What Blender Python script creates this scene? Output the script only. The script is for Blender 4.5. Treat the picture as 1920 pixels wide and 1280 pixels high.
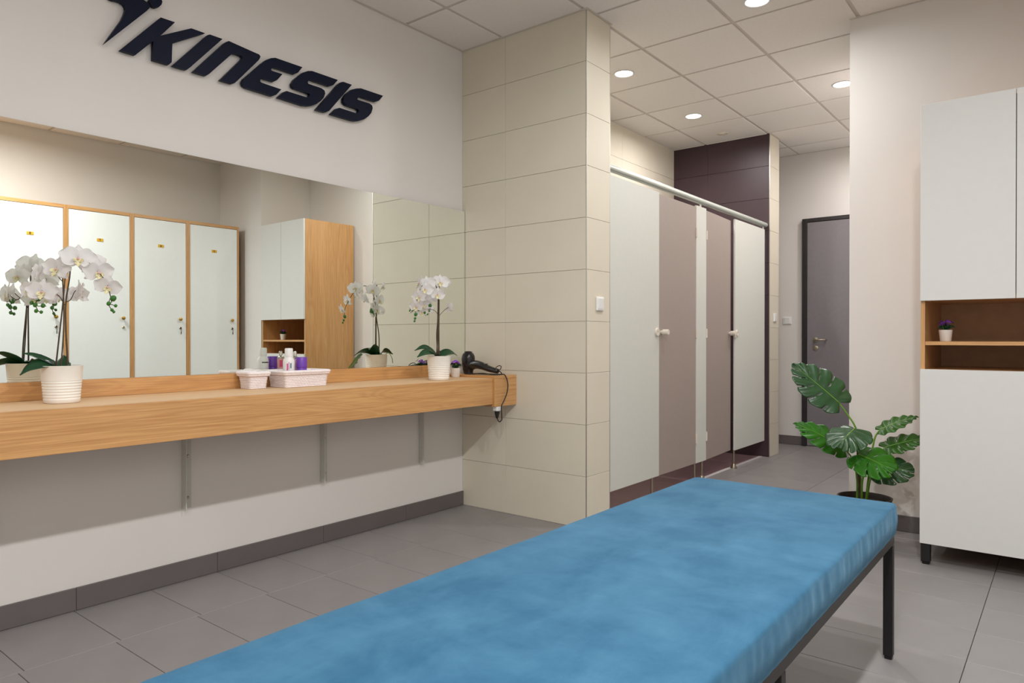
import bpy, bmesh, math, random
from mathutils import Vector, Matrix, Quaternion

for o in list(bpy.data.objects):
    bpy.data.objects.remove(o, do_unlink=True)
S = bpy.context.scene
COL = S.collection
random.seed(7)
PI = math.pi

# ------------------------------------------------------------------ camera
cd = bpy.data.cameras.new('camera'); cam = bpy.data.objects.new('camera', cd); COL.objects.link(cam)
cam.location = (3.1536, 0.0, 1.1018)
cam.rotation_euler = (PI/2 - 0.00468, 0.0, 0.67317)
cd.sensor_width = 36.0; cd.lens = 24.648; cd.clip_start = 0.02; cd.clip_end = 60
S.camera = cam

# ------------------------------------------------------------------ world / exposure
w = bpy.data.worlds.new('world'); S.world = w; w.use_nodes = True
w.node_tree.nodes['Background'].inputs[0].default_value = (0.8, 0.78, 0.76, 1)
w.node_tree.nodes['Background'].inputs[1].default_value = 0.2
vs = S.view_settings
vs.view_transform = 'Standard'; vs.look = 'None'; vs.gamma = 1.0; vs.use_curve_mapping = False
vs.exposure = 0.32
S.cycles.sample_clamp_indirect = 0.0
LIGHT_COLOR = (1.0, 0.998, 1.0)
STALL_COLOR = (1.0, 0.945, 0.94)
LIGHT_W = 20.0
ROOM_LIGHTS = [(1.77, 3.94, 9.5), (1.77, 2.4, 9.0), (3.05, 1.6, 33.0), (3.05, 0.2, 29.0), (3.05, -1.2, 33.0)]  # second lamp is added, unseen, to brighten the wall around the sign
HALL_LIGHTS = [(1.818, 5.623, 11.0), (1.818, 6.83, 8.0)]  # second lamp is added out of sight to brighten the corridor's end wall
STALL_LIGHTS = [(0.649, 4.424, 10.0), (0.634, 5.639, 10.0)]

# ------------------------------------------------------------------ helpers
def lin(c):
    return tuple((v/255.0/12.92 if v/255.0 <= 0.04045 else ((v/255.0+0.055)/1.055)**2.4) for v in c)

def link(o, parent=None):
    COL.objects.link(o)
    if parent is not None:
        o.parent = parent
    return o

def tag(o, label=None, cat=None, group=None, kind=None):
    if label: o['label'] = label
    if cat: o['category'] = cat
    if group: o['group'] = group
    if kind: o['kind'] = kind
    return o

def thing(name, label, cat, loc=(0, 0, 0), rz=0.0, group=None):
    o = bpy.data.objects.new(name, None); COL.objects.link(o)
    o.empty_display_size = 0.05
    o.location = loc; o.rotation_euler = (0, 0, rz)
    return tag(o, label, cat, group)

def obj(name, bm, m, parent=None, smooth=False, loc=None):
    me = bpy.data.meshes.new(name)
    if isinstance(bm, bmesh.types.BMesh):
        bm.normal_update()
        bm.to_mesh(me); bm.free()
    else:
        me.from_pydata(bm[0], [], bm[1]); me.update()
    if smooth:
        for p in me.polygons: p.use_smooth = True
    for mm in (m if isinstance(m, (list, tuple)) else [m]):
        me.materials.append(mm)
    o = bpy.data.objects.new(name, me)
    if loc is not None: o.location = loc
    return link(o, parent)

def inst(name, mesh, parent=None, loc=(0, 0, 0)):
    o = bpy.data.objects.new(name, mesh); o.location = loc
    return link(o, parent)

def copy_tree(o, parent=None):
    c = o.copy(); COL.objects.link(c)
    if parent is not None:
        c.parent = parent; c.matrix_parent_inverse = o.matrix_parent_inverse.copy()
    for ch in list(o.children):
        copy_tree(ch, c)
    return c

def add_box(bm, x0, x1, y0, y1, z0, z1, bev=0.0, seg=1):
    m = Matrix.Translation(((x0+x1)/2, (y0+y1)/2, (z0+z1)/2)) @ Matrix.Diagonal((abs(x1-x0), abs(y1-y0), abs(z1-z0), 1))
    r = bmesh.ops.create_cube(bm, size=1.0, matrix=m)
    if bev > 0:
        es = list({e for v in r['verts'] for e in v.link_edges})
        bmesh.ops.bevel(bm, geom=es, offset=bev, segments=seg, affect='EDGES', profile=0.5, clamp_overlap=True)

def bx(x0, x1, y0, y1, z0, z1, bev=0.0, seg=1):
    bm = bmesh.new(); add_box(bm, x0, x1, y0, y1, z0, z1, bev, seg); return bm

def frame_of(d):
    d = Vector(d).normalized()
    a = Vector((0, 0, 1)) if abs(d.z) < 0.9 else Vector((1, 0, 0))
    u = d.cross(a).normalized(); v = d.cross(u).normalized()
    return d, u, v

def add_tube(bm, pts, r, n=8, closed=False, cap=True):
    pts = [Vector(p) for p in pts]
    R = r if isinstance(r, (list, tuple)) else [r]*len(pts)
    rings = []; u = None
    N = len(pts)
    for i, p in enumerate(pts):
        if closed: d = pts[(i+1) % N]-pts[i-1]
        else: d = pts[min(i+1, N-1)]-pts[max(i-1, 0)]
        d = d.normalized() if d.length > 1e-9 else Vector((0, 0, 1))
        if u is None: _, u, v = frame_of(d)
        else:
            u = (u - d*u.dot(d)).normalized(); v = d.cross(u).normalized()
        rings.append([bm.verts.new(p + (u*math.cos(2*PI*k/n)+v*math.sin(2*PI*k/n))*R[i]) for k in range(n)])
    for i in range(N if closed else N-1):
        a, b = rings[i], rings[(i+1) % N]
        for k in range(n):
            bm.faces.new((a[k], a[(k+1) % n], b[(k+1) % n], b[k]))
    if cap and not closed:
        bm.faces.new(list(reversed(rings[0]))); bm.faces.new(rings[-1])
    return bm

def spline(pts, n=8):
    pts = [Vector(p) for p in pts]; out = []
    P = [pts[0]*2-pts[1]] + pts + [pts[-1]*2-pts[-2]]
    for i in range(1, len(P)-2):
        for k in range(n):
            t = k/n
            a, b, c, d = P[i-1], P[i], P[i+1], P[i+2]
            out.append(0.5*((2*b)+(c-a)*t+(2*a-5*b+4*c-d)*t*t+(3*b-a-3*c+d)*t**3))
    out.append(pts[-1]); return out

def add_lathe(bm, prof, n=32, mat=None):
    """prof: list of (r, z); r = 0 closes on the axis."""
    rings = []
    for r, z in prof:
        if r < 1e-6: rings.append([bm.verts.new((0, 0, z))])
        else: rings.append([bm.verts.new((r*math.cos(2*PI*k/n), r*math.sin(2*PI*k/n), z)) for k in range(n)])
    vs_ = [v for r in rings for v in r]
    for a, b in zip(rings[:-1], rings[1:]):
        for k in range(n):
            if len(a) == 1 and len(b) == 1: continue
            if len(a) == 1: bm.faces.new((a[0], b[(k+1) % n], b[k]))
            elif len(b) == 1: bm.faces.new((a[k], a[(k+1) % n], b[0]))
            else: bm.faces.new((a[k], a[(k+1) % n], b[(k+1) % n], b[k]))
    if mat is not None: bmesh.ops.transform(bm, matrix=mat, verts=vs_)
    return bm

def lathe(prof, n=32, mat=None):
    return add_lathe(bmesh.new(), prof, n, mat)

def axis_mat(loc, d):
    d = Vector(d).normalized()
    return Matrix.Translation(loc) @ Vector((0, 0, 1)).rotation_difference(d).to_matrix().to_4x4()

def smooth_by_angle(o, ang=35):
    me = o.data
    for p in me.polygons: p.use_smooth = True
    bm = bmesh.new(); bm.from_mesh(me)
    for e in bm.edges:
        if len(e.link_faces) == 2 and e.calc_face_angle(0) > math.radians(ang): e.smooth = False
    bm.to_mesh(me); bm.free()
    return o

# ------------------------------------------------------------------ materials
def mat(name, col, rough=0.5, metal=0.0, noise=None, bump=None, spec=0.5, **kw):
    """noise = (scale, amount, detail); bump = (scale, strength)"""
    m = bpy.data.materials.new(name); m.use_nodes = True
    nt = m.node_tree; b = nt.nodes['Principled BSDF']
    c = lin(col)
    b.inputs['Base Color'].default_value = (*c, 1)
    b.inputs['Roughness'].default_value = rough
    b.inputs['Metallic'].default_value = metal
    b.inputs['Specular IOR Level'].default_value = spec
    for k, v in kw.items():
        b.inputs[k].default_value = v
    tc = nt.nodes.new('ShaderNodeTexCoord')
    if noise:
        n = nt.nodes.new('ShaderNodeTexNoise'); n.inputs['Scale'].default_value = noise[0]
        n.inputs['Detail'].default_value = noise[2] if len(noise) > 2 else 4
        nt.links.new(tc.outputs['Object'], n.inputs['Vector'])
        r = nt.nodes.new('ShaderNodeValToRGB')
        a = noise[1]
        r.color_ramp.elements[0].position = 0.3; r.color_ramp.elements[1].position = 0.7
        r.color_ramp.elements[0].color = (*[max(0, x*(1-a)) for x in c], 1)
        r.color_ramp.elements[1].color = (*[min(1, x*(1+a)) for x in c], 1)
        nt.links.new(n.outputs['Fac'], r.inputs['Fac'])
        nt.links.new(r.outputs['Color'], b.inputs['Base Color'])
    if bump:
        n2 = nt.nodes.new('ShaderNodeTexNoise'); n2.inputs['Scale'].default_value = bump[0]
        n2.inputs['Detail'].default_value = 3
        nt.links.new(tc.outputs['Object'], n2.inputs['Vector'])
        bp = nt.nodes.new('ShaderNodeBump'); bp.inputs['Strength'].default_value = bump[1]
        bp.inputs['Distance'].default_value = 0.002
        nt.links.new(n2.outputs['Fac'], bp.inputs['Height'])
        nt.links.new(bp.outputs['Normal'], b.inputs['Normal'])
    return m

def tile_mat(name, col, rough, var, scale, amount, spec=0.5):
    """tile: per-piece tone plus faint cloudiness"""
    m = mat(name, col, rough, noise=(scale, amount, 5), bump=(180, 0.06), spec=spec)
    nt = m.node_tree; b = nt.nodes['Principled BSDF']
    oi = nt.nodes.new('ShaderNodeObjectInfo')
    mr = nt.nodes.new('ShaderNodeMapRange')
    mr.inputs['To Min'].default_value = 1-var; mr.inputs['To Max'].default_value = 1+var
    nt.links.new(oi.outputs['Random'], mr.inputs['Value'])
    src = b.inputs['Base Color'].links[0].from_socket
    mx = nt.nodes.new('ShaderNodeVectorMath'); mx.operation = 'SCALE'
    nt.links.new(src, mx.inputs[0]); nt.links.new(mr.outputs['Result'], mx.inputs['Scale'])
    nt.links.new(mx.outputs['Vector'], b.inputs['Base Color'])
    return m

def wood(name, axis, c1=(216, 166, 106), c2=(184, 130, 74), rough=0.42, coat=0.8, coat_rough=0.28, coat_ior=1.5, sheen=0.0):
    m = bpy.data.materials.new(name); m.use_nodes = True
    nt = m.node_tree; b = nt.nodes['Principled BSDF']; b.inputs['Roughness'].default_value = rough
    b.inputs['Coat Weight'].default_value = coat; b.inputs['Coat Roughness'].default_value = coat_rough; b.inputs['Coat IOR'].default_value = coat_ior
    b.inputs['Sheen Weight'].default_value = sheen; b.inputs['Sheen Roughness'].default_value = 0.3; b.inputs['Sheen Tint'].default_value = (1.0, 0.80, 0.52, 1)
    tc = nt.nodes.new('ShaderNodeTexCoord'); mp = nt.nodes.new('ShaderNodeMapping')
    sc = [1.0, 1.0, 1.0]; sc['xyz'.index(axis)] = 0.075
    mp.inputs['Scale'].default_value = sc
    nt.links.new(tc.outputs['Object'], mp.inputs['Vector'])
    big = nt.nodes.new('ShaderNodeTexNoise'); big.inputs['Scale'].default_value = 6.5
    big.inputs['Detail'].default_value = 3; big.inputs['Distortion'].default_value = 1.4
    nt.links.new(mp.outputs['Vector'], big.inputs['Vector'])
    # cathedral rings: take a sine of the broad noise
    ml = nt.nodes.new('ShaderNodeMath'); ml.operation = 'MULTIPLY'; ml.inputs[1].default_value = 95
    nt.links.new(big.outputs['Fac'], ml.inputs[0])
    sn = nt.nodes.new('ShaderNodeMath'); sn.operation = 'SINE'; nt.links.new(ml.outputs[0], sn.inputs[0])
    fine = nt.nodes.new('ShaderNodeTexNoise'); fine.inputs['Scale'].default_value = 240
    fine.inputs['Detail'].default_value = 4
    mpf = nt.nodes.new('ShaderNodeMapping'); scf = [1.0, 1.0, 1.0]; scf['xyz'.index(axis)] = 0.018
    mpf.inputs['Scale'].default_value = scf; nt.links.new(tc.outputs['Object'], mpf.inputs['Vector'])
    nt.links.new(mpf.outputs['Vector'], fine.inputs['Vector'])
    a1 = nt.nodes.new('ShaderNodeMath'); a1.operation = 'MULTIPLY_ADD'
    a1.inputs[1].default_value = 0.06; nt.links.new(sn.outputs[0], a1.inputs[0]); nt.links.new(fine.outputs['Fac'], a1.inputs[2])
    a2 = nt.nodes.new('ShaderNodeMath'); a2.operation = 'MULTIPLY_ADD'
    a2.inputs[1].default_value = 0.30
    nt.links.new(big.outputs['Fac'], a2.inputs[0]); nt.links.new(a1.outputs[0], a2.inputs[2])
    r = nt.nodes.new('ShaderNodeValToRGB')
    r.color_ramp.elements[0].position = 0.40; r.color_ramp.elements[1].position = 0.90
    r.color_ramp.elements[0].color = (*lin(c2), 1); r.color_ramp.elements[1].color = (*lin(c1), 1)
    nt.links.new(a2.outputs[0], r.inputs['Fac']); nt.links.new(r.outputs['Color'], b.inputs['Base Color'])
    return m

M = {}
M['wall'] = mat('painted wall', (226, 222, 217), 0.75, noise=(3, 0.012, 2), bump=(220, 0.12), spec=0.25)
M['ceil'] = mat('mineral fibre ceiling tile', (231, 227, 222), 0.9, noise=(60, 0.02, 4), bump=(150, 0.25), spec=0.1)
M['grid'] = mat('ceiling grid metal', (206, 198, 190), 0.6, spec=0.2)
M['tile'] = tile_mat('beige wall tile', (219, 212, 194), 0.45, 0.015, 4, 0.02)
M['grout'] = mat('grey tile grout', (104, 98, 90), 0.9)
M['floor'] = tile_mat('grey stoneware floor tile', (136, 132, 131), 0.42, 0.03, 5, 0.05)
M['fgrout'] = mat('dark floor grout', (66, 60, 56), 0.9)
M['base'] = tile_mat('dark grey skirting tile', (104, 97, 96), 0.45, 0.03, 6, 0.05)
M['dark'] = tile_mat('aubergine glazed tile', (66, 48, 54), 0.40, 0.04, 5, 0.06)
M['dgrout'] = mat('mauve grout', (118, 104, 106), 0.8)
M['dfloor'] = tile_mat('aubergine floor tile', (128, 101, 105), 0.38, 0.04, 5, 0.06)
M['alu'] = mat('brushed aluminium', (205, 203, 196), 0.35, 1.0, bump=(300, 0.05))
M['floor_strip'] = mat('matt pale strip', (206, 200, 200), 0.45, 0.3, noise=(40, 0.03, 3))
M['rail'] = mat('satin anodised rail', (200, 206, 198), 0.42, 0.6, bump=(300, 0.03))
M['panel'] = mat('pale grey laminate panel', (213, 215, 207), 0.5, noise=(40, 0.012, 3))
M['gdoor'] = mat('taupe laminate panel', (164, 151, 143), 0.5, noise=(40, 0.015, 3))
M['lwhite'] = mat('bright white locker melamine', (242, 244, 242), 0.5, noise=(30, 0.008, 2))
M['white'] = mat('white melamine', (219, 219, 215), 0.5, noise=(30, 0.008, 2))
M['plastic'] = mat('white plastic', (236, 236, 234), 0.35, noise=(20, 0.01, 2))
M['cream'] = mat('cream nylon', (222, 214, 200), 0.4, noise=(20, 0.02, 2))
M['oak_y'] = wood('honey oak veneer along y', 'y')
M['oak_top'] = wood('oak counter laminate with light-imitating sheen', 'y', coat=1.0, coat_rough=0.6, coat_ior=1.9, rough=0.5, sheen=1.0)  # strong sheen stands in for reflected light that makes the top paler
M['oak_x'] = wood('honey oak veneer along x', 'x')
M['oak_z'] = wood('honey oak veneer upright', 'z')
M['black'] = mat('black powder coat', (15, 14, 15), 0.45, noise=(80, 0.1, 3))
M['frame'] = mat('dark steel tube', (46, 42, 41), 0.4, 0.5, noise=(60, 0.08, 3))
M['gplastic'] = mat('black glossy plastic', (30, 26, 28), 0.22, noise=(15, 0.1, 3))
M['cable'] = mat('black rubber cable', (24, 23, 23), 0.5, noise=(40, 0.1, 2))
M['navy'] = mat('navy blue sign board', (16, 22, 42), 0.45, noise=(60, 0.08, 3), spec=0.12)
M['pot'] = mat('cream glazed pot', (244, 241, 232), 0.32, noise=(14, 0.02, 3))
M['pot2'] = mat('white small pot', (234, 228, 220), 0.4, noise=(14, 0.02, 3))
M['bpot'] = mat('dark brown planter', (46, 38, 36), 0.5, noise=(20, 0.1, 3))
M['soil'] = mat('potting soil', (44, 34, 28), 0.95, noise=(90, 0.4, 4), bump=(90, 0.6))
M['stem'] = mat('brown green stem', (74, 58, 40), 0.55, noise=(30, 0.25, 3))
M['gstem'] = mat('bright green petiole', (104, 150, 44), 0.45, noise=(20, 0.1, 3))
M['bud'] = mat('green bud', (58, 118, 44), 0.45, noise=(30, 0.15, 3))
M['lip'] = mat('yellow pink orchid lip', (242, 222, 176), 0.6, noise=(160, 0.35, 2))
M['lipc'] = mat('pink orchid column', (236, 190, 192), 0.6, noise=(160, 0.25, 2))
M['violet'] = mat('purple flower petal', (150, 84, 200), 0.6, noise=(60, 0.2, 2))
M['mirror'] = mat('silvered mirror glass', (246, 250, 244), 0.0, 1.0, noise=(0.5, 0.004, 1))
M['mirror'].node_tree.nodes['Principled BSDF'].inputs['Base Color'].default_value = (*lin((246, 250, 244)), 1)
M['edge'] = mat('dark mirror edge', (70, 78, 66), 0.3, noise=(10, 0.05, 2))
M['basket'] = mat('white paper rope', (246, 238, 238), 0.8, noise=(120, 0.06, 3), bump=(260, 0.35))
M['brass'] = mat('brass', (196, 160, 84), 0.3, 1.0, noise=(30, 0.08, 2))
M['nickel'] = mat('satin nickel', (176, 166, 148), 0.32, 1.0, noise=(30, 0.06, 2))
M['steel'] = mat('chromed steel', (210, 206, 196), 0.22, 1.0, noise=(30, 0.04, 2))
M['yellow'] = mat('yellow number plate', (224, 172, 40), 0.5, noise=(40, 0.05, 2))
M['ink'] = mat('black print', (30, 26, 20), 0.6, noise=(40, 0.05, 2))
M['door'] = mat('grey door leaf', (128, 123, 127), 0.5, noise=(30, 0.03, 3), bump=(200, 0.05))
M['dframe'] = mat('black door frame', (40, 36, 38), 0.5, noise=(30, 0.06, 3))
M['bracket'] = mat('pale grey painted steel', (205, 204, 196), 0.5, noise=(30, 0.03, 3))
M['purple'] = mat('purple plastic cap', (112, 62, 172), 0.35, noise=(20, 0.05, 2))
M['pink'] = mat('pink bottle plastic', (232, 170, 172), 0.3, noise=(20, 0.05, 2))
M['hotpink'] = mat('pink print', (222, 80, 124), 0.5, noise=(20, 0.05, 2))
M['lilac'] = mat('lilac print', (198, 130, 196), 0.5, noise=(20, 0.05, 2))
M['teal'] = mat('teal print', (50, 110, 120), 0.5, noise=(20, 0.05, 2))
M['back'] = mat('oak back board', (196, 156, 118), 0.6, noise=(20, 0.06, 3))

def emis(name, col, st):
    m = bpy.data.materials.new(name); m.use_nodes = True
    b = m.node_tree.nodes['Principled BSDF']
    b.inputs['Base Color'].default_value = (0.9, 0.9, 0.9, 1)
    b.inputs['Emission Color'].default_value = (*col, 1); b.inputs['Emission Strength'].default_value = st
    return m
M['lamp'] = emis('lit diffuser', (1, 0.96, 0.92), 12.0)

def leaf_mat(name, col, trans, rough, tw):
    m = mat(name, col, rough, noise=(9, 0.18, 4))
    nt = m.node_tree; b = nt.nodes['Principled BSDF']; out = nt.nodes['Material Output']
    t = nt.nodes.new('ShaderNodeBsdfTranslucent'); t.inputs['Color'].default_value = (*lin(trans), 1)
    mx = nt.nodes.new('ShaderNodeMixShader'); mx.inputs['Fac'].default_value = tw
    nt.links.new(b.outputs[0], mx.inputs[1]); nt.links.new(t.outputs[0], mx.inputs[2])
    nt.links.new(mx.outputs[0], out.inputs['Surface'])
    return m
M['petal'] = leaf_mat('white orchid petal', (252, 250, 249), (252, 250, 249), 0.6, 0.3)
M['leaf'] = leaf_mat('dark glossy monstera leaf', (44, 82, 46), (70, 120, 30), 0.28, 0.15)
M['leaf3'] = leaf_mat('olive monstera leaf', (52, 100, 26), (80, 140, 24), 0.35, 0.25)
M['leaf2'] = leaf_mat('bright green monstera leaf', (54, 128, 24), (90, 170, 24), 0.4, 0.35)
M['oleaf'] = leaf_mat('green strap leaf', (31, 74, 44), (60, 130, 40), 0.32, 0.12)

def velvet():
    m = bpy.data.materials.new('blue velvet'); m.use_nodes = True
    nt = m.node_tree; b = nt.nodes['Principled BSDF']
    b.inputs['Roughness'].default_value = 0.85; b.inputs['Specular IOR Level'].default_value = 0.15
    b.inputs['Sheen Weight'].default_value = 0.28; b.inputs['Sheen Roughness'].default_value = 0.4
    b.inputs['Sheen Tint'].default_value = (*lin((170, 214, 240)), 1)
    tc = nt.nodes.new('ShaderNodeTexCoord')
    mp = nt.nodes.new('ShaderNodeMapping'); mp.inputs['Scale'].default_value = (3.6, 2.4, 6.0); mp.inputs['Rotation'].default_value = (0, 0, 0.5)
    nt.links.new(tc.outputs['Object'], mp.inputs['Vector'])
    n = nt.nodes.new('ShaderNodeTexNoise'); n.inputs['Scale'].default_value = 1.7; n.inputs['Detail'].default_value = 9
    n.inputs['Roughness'].default_value = 0.66; n.inputs['Distortion'].default_value = 0.35
    nt.links.new(mp.outputs['Vector'], n.inputs['Vector'])
    r = nt.nodes.new('ShaderNodeValToRGB')
    r.color_ramp.elements[0].position = 0.36; r.color_ramp.elements[0].color = (*lin((40, 86, 116)), 1)
    r.color_ramp.elements[1].position = 0.66; r.color_ramp.elements[1].color = (*lin((65, 110, 138)), 1)
    mp3 = nt.nodes.new('ShaderNodeMapping'); mp3.inputs['Scale'].default_value = (4.0, 9.0, 6.0); mp3.inputs['Rotation'].default_value = (0, 0, 0.35)
    nt.links.new(tc.outputs['Object'], mp3.inputs['Vector'])
    n3 = nt.nodes.new('ShaderNodeTexNoise'); n3.inputs['Scale'].default_value = 1.6; n3.inputs['Detail'].default_value = 8; n3.inputs['Roughness'].default_value = 0.6
    nt.links.new(mp3.outputs['Vector'], n3.inputs['Vector'])
    ad = nt.nodes.new('ShaderNodeMath'); ad.operation = 'MULTIPLY_ADD'; ad.inputs[1].default_value = 0.30
    nt.links.new(n3.outputs['Fac'], ad.inputs[0])
    sb = nt.nodes.new('ShaderNodeMath'); sb.operation = 'MULTIPLY'; sb.inputs[1].default_value = 0.70
    nt.links.new(n.outputs['Fac'], sb.inputs[0]); nt.links.new(sb.outputs[0], ad.inputs[2])
    nt.links.new(ad.outputs[0], r.inputs['Fac']); nt.links.new(r.outputs['Color'], b.inputs['Base Color'])
    n2 = nt.nodes.new('ShaderNodeTexNoise'); n2.inputs['Scale'].default_value = 900; n2.inputs['Detail'].default_value = 2
    nt.links.new(tc.outputs['Object'], n2.inputs['Vector'])
    bp = nt.nodes.new('ShaderNodeBump'); bp.inputs['Strength'].default_value = 0.25; bp.inputs['Distance'].default_value = 0.001
    nt.links.new(n2.outputs['Fac'], bp.inputs['Height']); nt.links.new(bp.outputs['Normal'], b.inputs['Normal'])
    return m
M['velvet'] = velvet()

# ================================================================== SETTING
H = 3.0
PY0, PY1, PW, PJ = 3.428, 3.693, 0.9686, 0.3664     # near tiled partition
DY0, DY1, DW = 6.565, 6.83, 0.97                    # far dark partition
def struct(name, bm, m, parent=None):
    return tag(obj(name, bm, m, parent), kind='structure')

_tiles = {}
def tile_mesh(key, sx, sy, sz, m, bev=0.001):
    k = (key, round(sx, 4), round(sy, 4), round(sz, 4), m.name)
    if k not in _tiles:
        bm = bx(0, sx, 0, sy, 0, sz, bev)
        me = bpy.data.meshes.new(key); bm.to_mesh(me); bm.free(); me.materials.append(m)
        _tiles[k] = me
    return _tiles[k]

# floor slab, floor tiles -------------------------------------------------
floor = struct('floor', bx(-0.1, 4.3, -2.6, 7.7, -0.12, -0.004), M['fgrout'])
G = 0.0022
SX = 0.905                                          # the showers' dark floor ends here
def floor_piece(x0, x1, y0, y1, m, name):
    x0 = max(x0, 0.0); x1 = min(x1, 4.18)
    if x1-x0 < 0.02 or y1-y0 < 0.02: return
    inst(name, tile_mesh(name, x1-x0-G, y1-y0-G, 0.01, m), floor, (x0+G/2, y0+G/2, -0.01))
for c in range(-1, 7):
    xa = 0.445 + 0.608*c; xb = xa + 0.608
    yo = 0.805 - 0.0185*(c+1)
    for k in range(-10, 23):
        ya = yo + 0.3025*k; yb = ya + 0.3025
        if yb > 7.5 + 0.25 or ya < -2.6: continue
        yb = min(yb, 7.5)
        xc, yc = (xa+xb)/2, (ya+yb)/2
        if xa > 3.3 and yc > 4.0: continue                  # under the wall block
        if xa > 2.4 and yc > 4.7: continue
        if xa > 2.9 and yc < -0.5: continue
        if yb > PY1 and ya < DY0 and xa < SX:
            if ya < PY1: floor_piece(xa, xb, ya, PY1, M['floor'], 'floor_tile')
            if yb > DY0: floor_piece(xa, xb, DY0, yb, M['floor'], 'floor_tile')
            if xb > SX: floor_piece(max(xa, SX), xb, max(ya, PY1), min(yb, DY0), M['floor'], 'floor_tile')
            continue
        floor_piece(xa, xb, ya, yb, M['floor'], 'floor_tile')
for i, (xa, xb) in enumerate([(0.0, 0.29), (0.29, 0.871)]):
    y = PY1
    while y < DY0-0.02:
        yb = min(y+0.6, DY0)
        floor_piece(xa, xb, y, yb, M['dfloor'], 'shower_floor_tile'); y = yb
obj('shower_grout', bx(0.0, 0.871, PY1, DY0, -0.0039, -0.0012), M['dgrout'], floor)
obj('pale_floor_strip', bx(0.872, 0.904, PY1, DY0, -0.01, 0.002, 0.001), M['floor_strip'], floor)  # pale strip along the edge of the dark floor

# ceiling -----------------------------------------------------------------
ceil = struct('ceiling', bx(-0.1, 4.3, -2.6, 7.7, H, H+0.12), M['grid'])
CXJ = [0.0, 0.345, 0.953, 1.561, 2.169, 2.777, 3.385, 3.993, 4.18]
CYJ = [2.915 + 0.605*k for k in range(-9, 9)]
for i in range(len(CXJ)-1):
    for j in range(len(CYJ)-1):
        x0, x1, y0, y1 = CXJ[i], CXJ[i+1], CYJ[j], CYJ[j+1]
        y1 = min(y1, 7.5); g = 0.011
        if y1-y0 < 0.05: continue
        if x0 > 2.0 and y0 > 4.5: continue
        if x0 > 3.3 and y0 > 3.9: continue
        if x0 < 0.9 and y0 < PY0 < y1:             # cut round the near partition
            y1b = PY0
            inst('ceiling_tile', tile_mesh('ceiling_tile', x1-x0-2*g, y1b-y0-2*g, 0.007, M['ceil'], 0.0025), ceil, (x0+g, y0+g, H-0.006))
            inst('ceiling_tile', tile_mesh('ceiling_tile', x1-x0-2*g, y1-PY1-2*g, 0.007, M['ceil'], 0.0025), ceil, (x0+g, PY1+g, H-0.006))
            continue
        inst('ceiling_tile', tile_mesh('ceiling_tile', x1-x0-2*g, y1-y0-2*g, 0.007, M['ceil'], 0.0025), ceil, (x0+g, y0+g, H-0.006))
# perimeter angle of the ceiling
bm = bmesh.new()
add_box(bm, 0.0, 0.02, -2.5, PY0, H-0.008, H, 0.001)
add_box(bm, 0.02, PW, PY0-0.018, PY0-0.001, H-0.008, H, 0.001)
add_box(bm, PW+0.001, PW+0.018, PY0-0.018, PY1, H-0.008, H, 0.001)
add_box(bm, 2.12, 3.36, 4.502, 4.519, H-0.008, H, 0.001)
add_box(bm, DW+0.001, DW+0.018, DY0, DY1, H-0.008, H, 0.001)
add_box(bm, 0.0, 2.12, 7.48, 7.499, H-0.008, H, 0.001)
struct('trim_1', bm, M['grid'])

# walls -------------------------------------------------------------------
wl = struct('wall_left', bx(-0.12, 0.0, -2.6, 7.7, -0.1, H), M['wall'])
struct('wall_back', bx(0.0, 2.12, 7.5, 7.65, -0.1, H), M['wall'])
struct('wall_right', bx(2.12, 4.3, 4.52, 7.65, -0.1, H), M['wall'])
struct('wall_side', bx(3.36, 4.3, 3.95, 4.52, -0.1, H), M['wall'])
struct('wall_alcove', bx(4.18, 4.3, -2.6, 3.95, -0.1, H), M['wall'])
struct('wall_front', bx(0.0, 4.18, -2.6, -2.5, -0.1, H), M['wall'])

T = 0.009
wp = struct('wall_partition', bx(0.0, PW-T, PY0+T, PY1-T, 0.0, H), M['grout'])
J = 0.0016
for k in range(10):
    z = 0.3*k
    for (xa, xb) in ((0.0, PJ), (PJ, PW-0.004)):
        inst('wall_tile', tile_mesh('wall_tile', xb-xa-J, T, 0.3-J, M['tile']), wp, (xa+J/2, PY0, z+J/2))
        inst('wall_tile', tile_mesh('wall_tile', xb-xa-J, T, 0.3-J, M['tile']), wp, (xa+J/2, PY1-T, z+J/2))
    inst('wall_tile', tile_mesh('wall_tile', T, PY1-PY0-0.008, 0.3-J, M['tile']), wp, (PW-T, PY0+0.004, z+J/2))
for y in (PY0, PY1-0.004):
    obj('corner_trim', bx(PW-0.004, PW+0.0005, y-0.0005, y+0.0045, 0, H-0.01), M['alu'], wp)

wd = struct('wall_shower_end', bx(0.0, DW-T, DY0+T, DY1-T, 0.0, H), M['dgrout'])
for k in range(10):
    z = 0.3*k
    for (xa, xb) in ((0.0, 0.368), (0.368, DW-0.004)):
        inst('dark_wall_tile', tile_mesh('dark_wall_tile', xb-xa-J, T, 0.3-J, M['dark']), wd, (xa+J/2, DY0, z+J/2))
        inst('wall_tile', tile_mesh('wall_tile', xb-xa-J, T, 0.3-J, M['tile']), wd, (xa+J/2, DY1-T, z+J/2))
    inst('wall_tile', tile_mesh('wall_tile', T, DY1-DY0-0.008, 0.3-J, M['tile']), wd, (DW-T, DY0+0.004, z+J/2))
for y in (DY0, DY1-0.004):
    obj('corner_trim', bx(DW-0.004, DW+0.0005, y-0.0005, y+0.0045, 0, H-0.01), M['alu'], wd)

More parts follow.
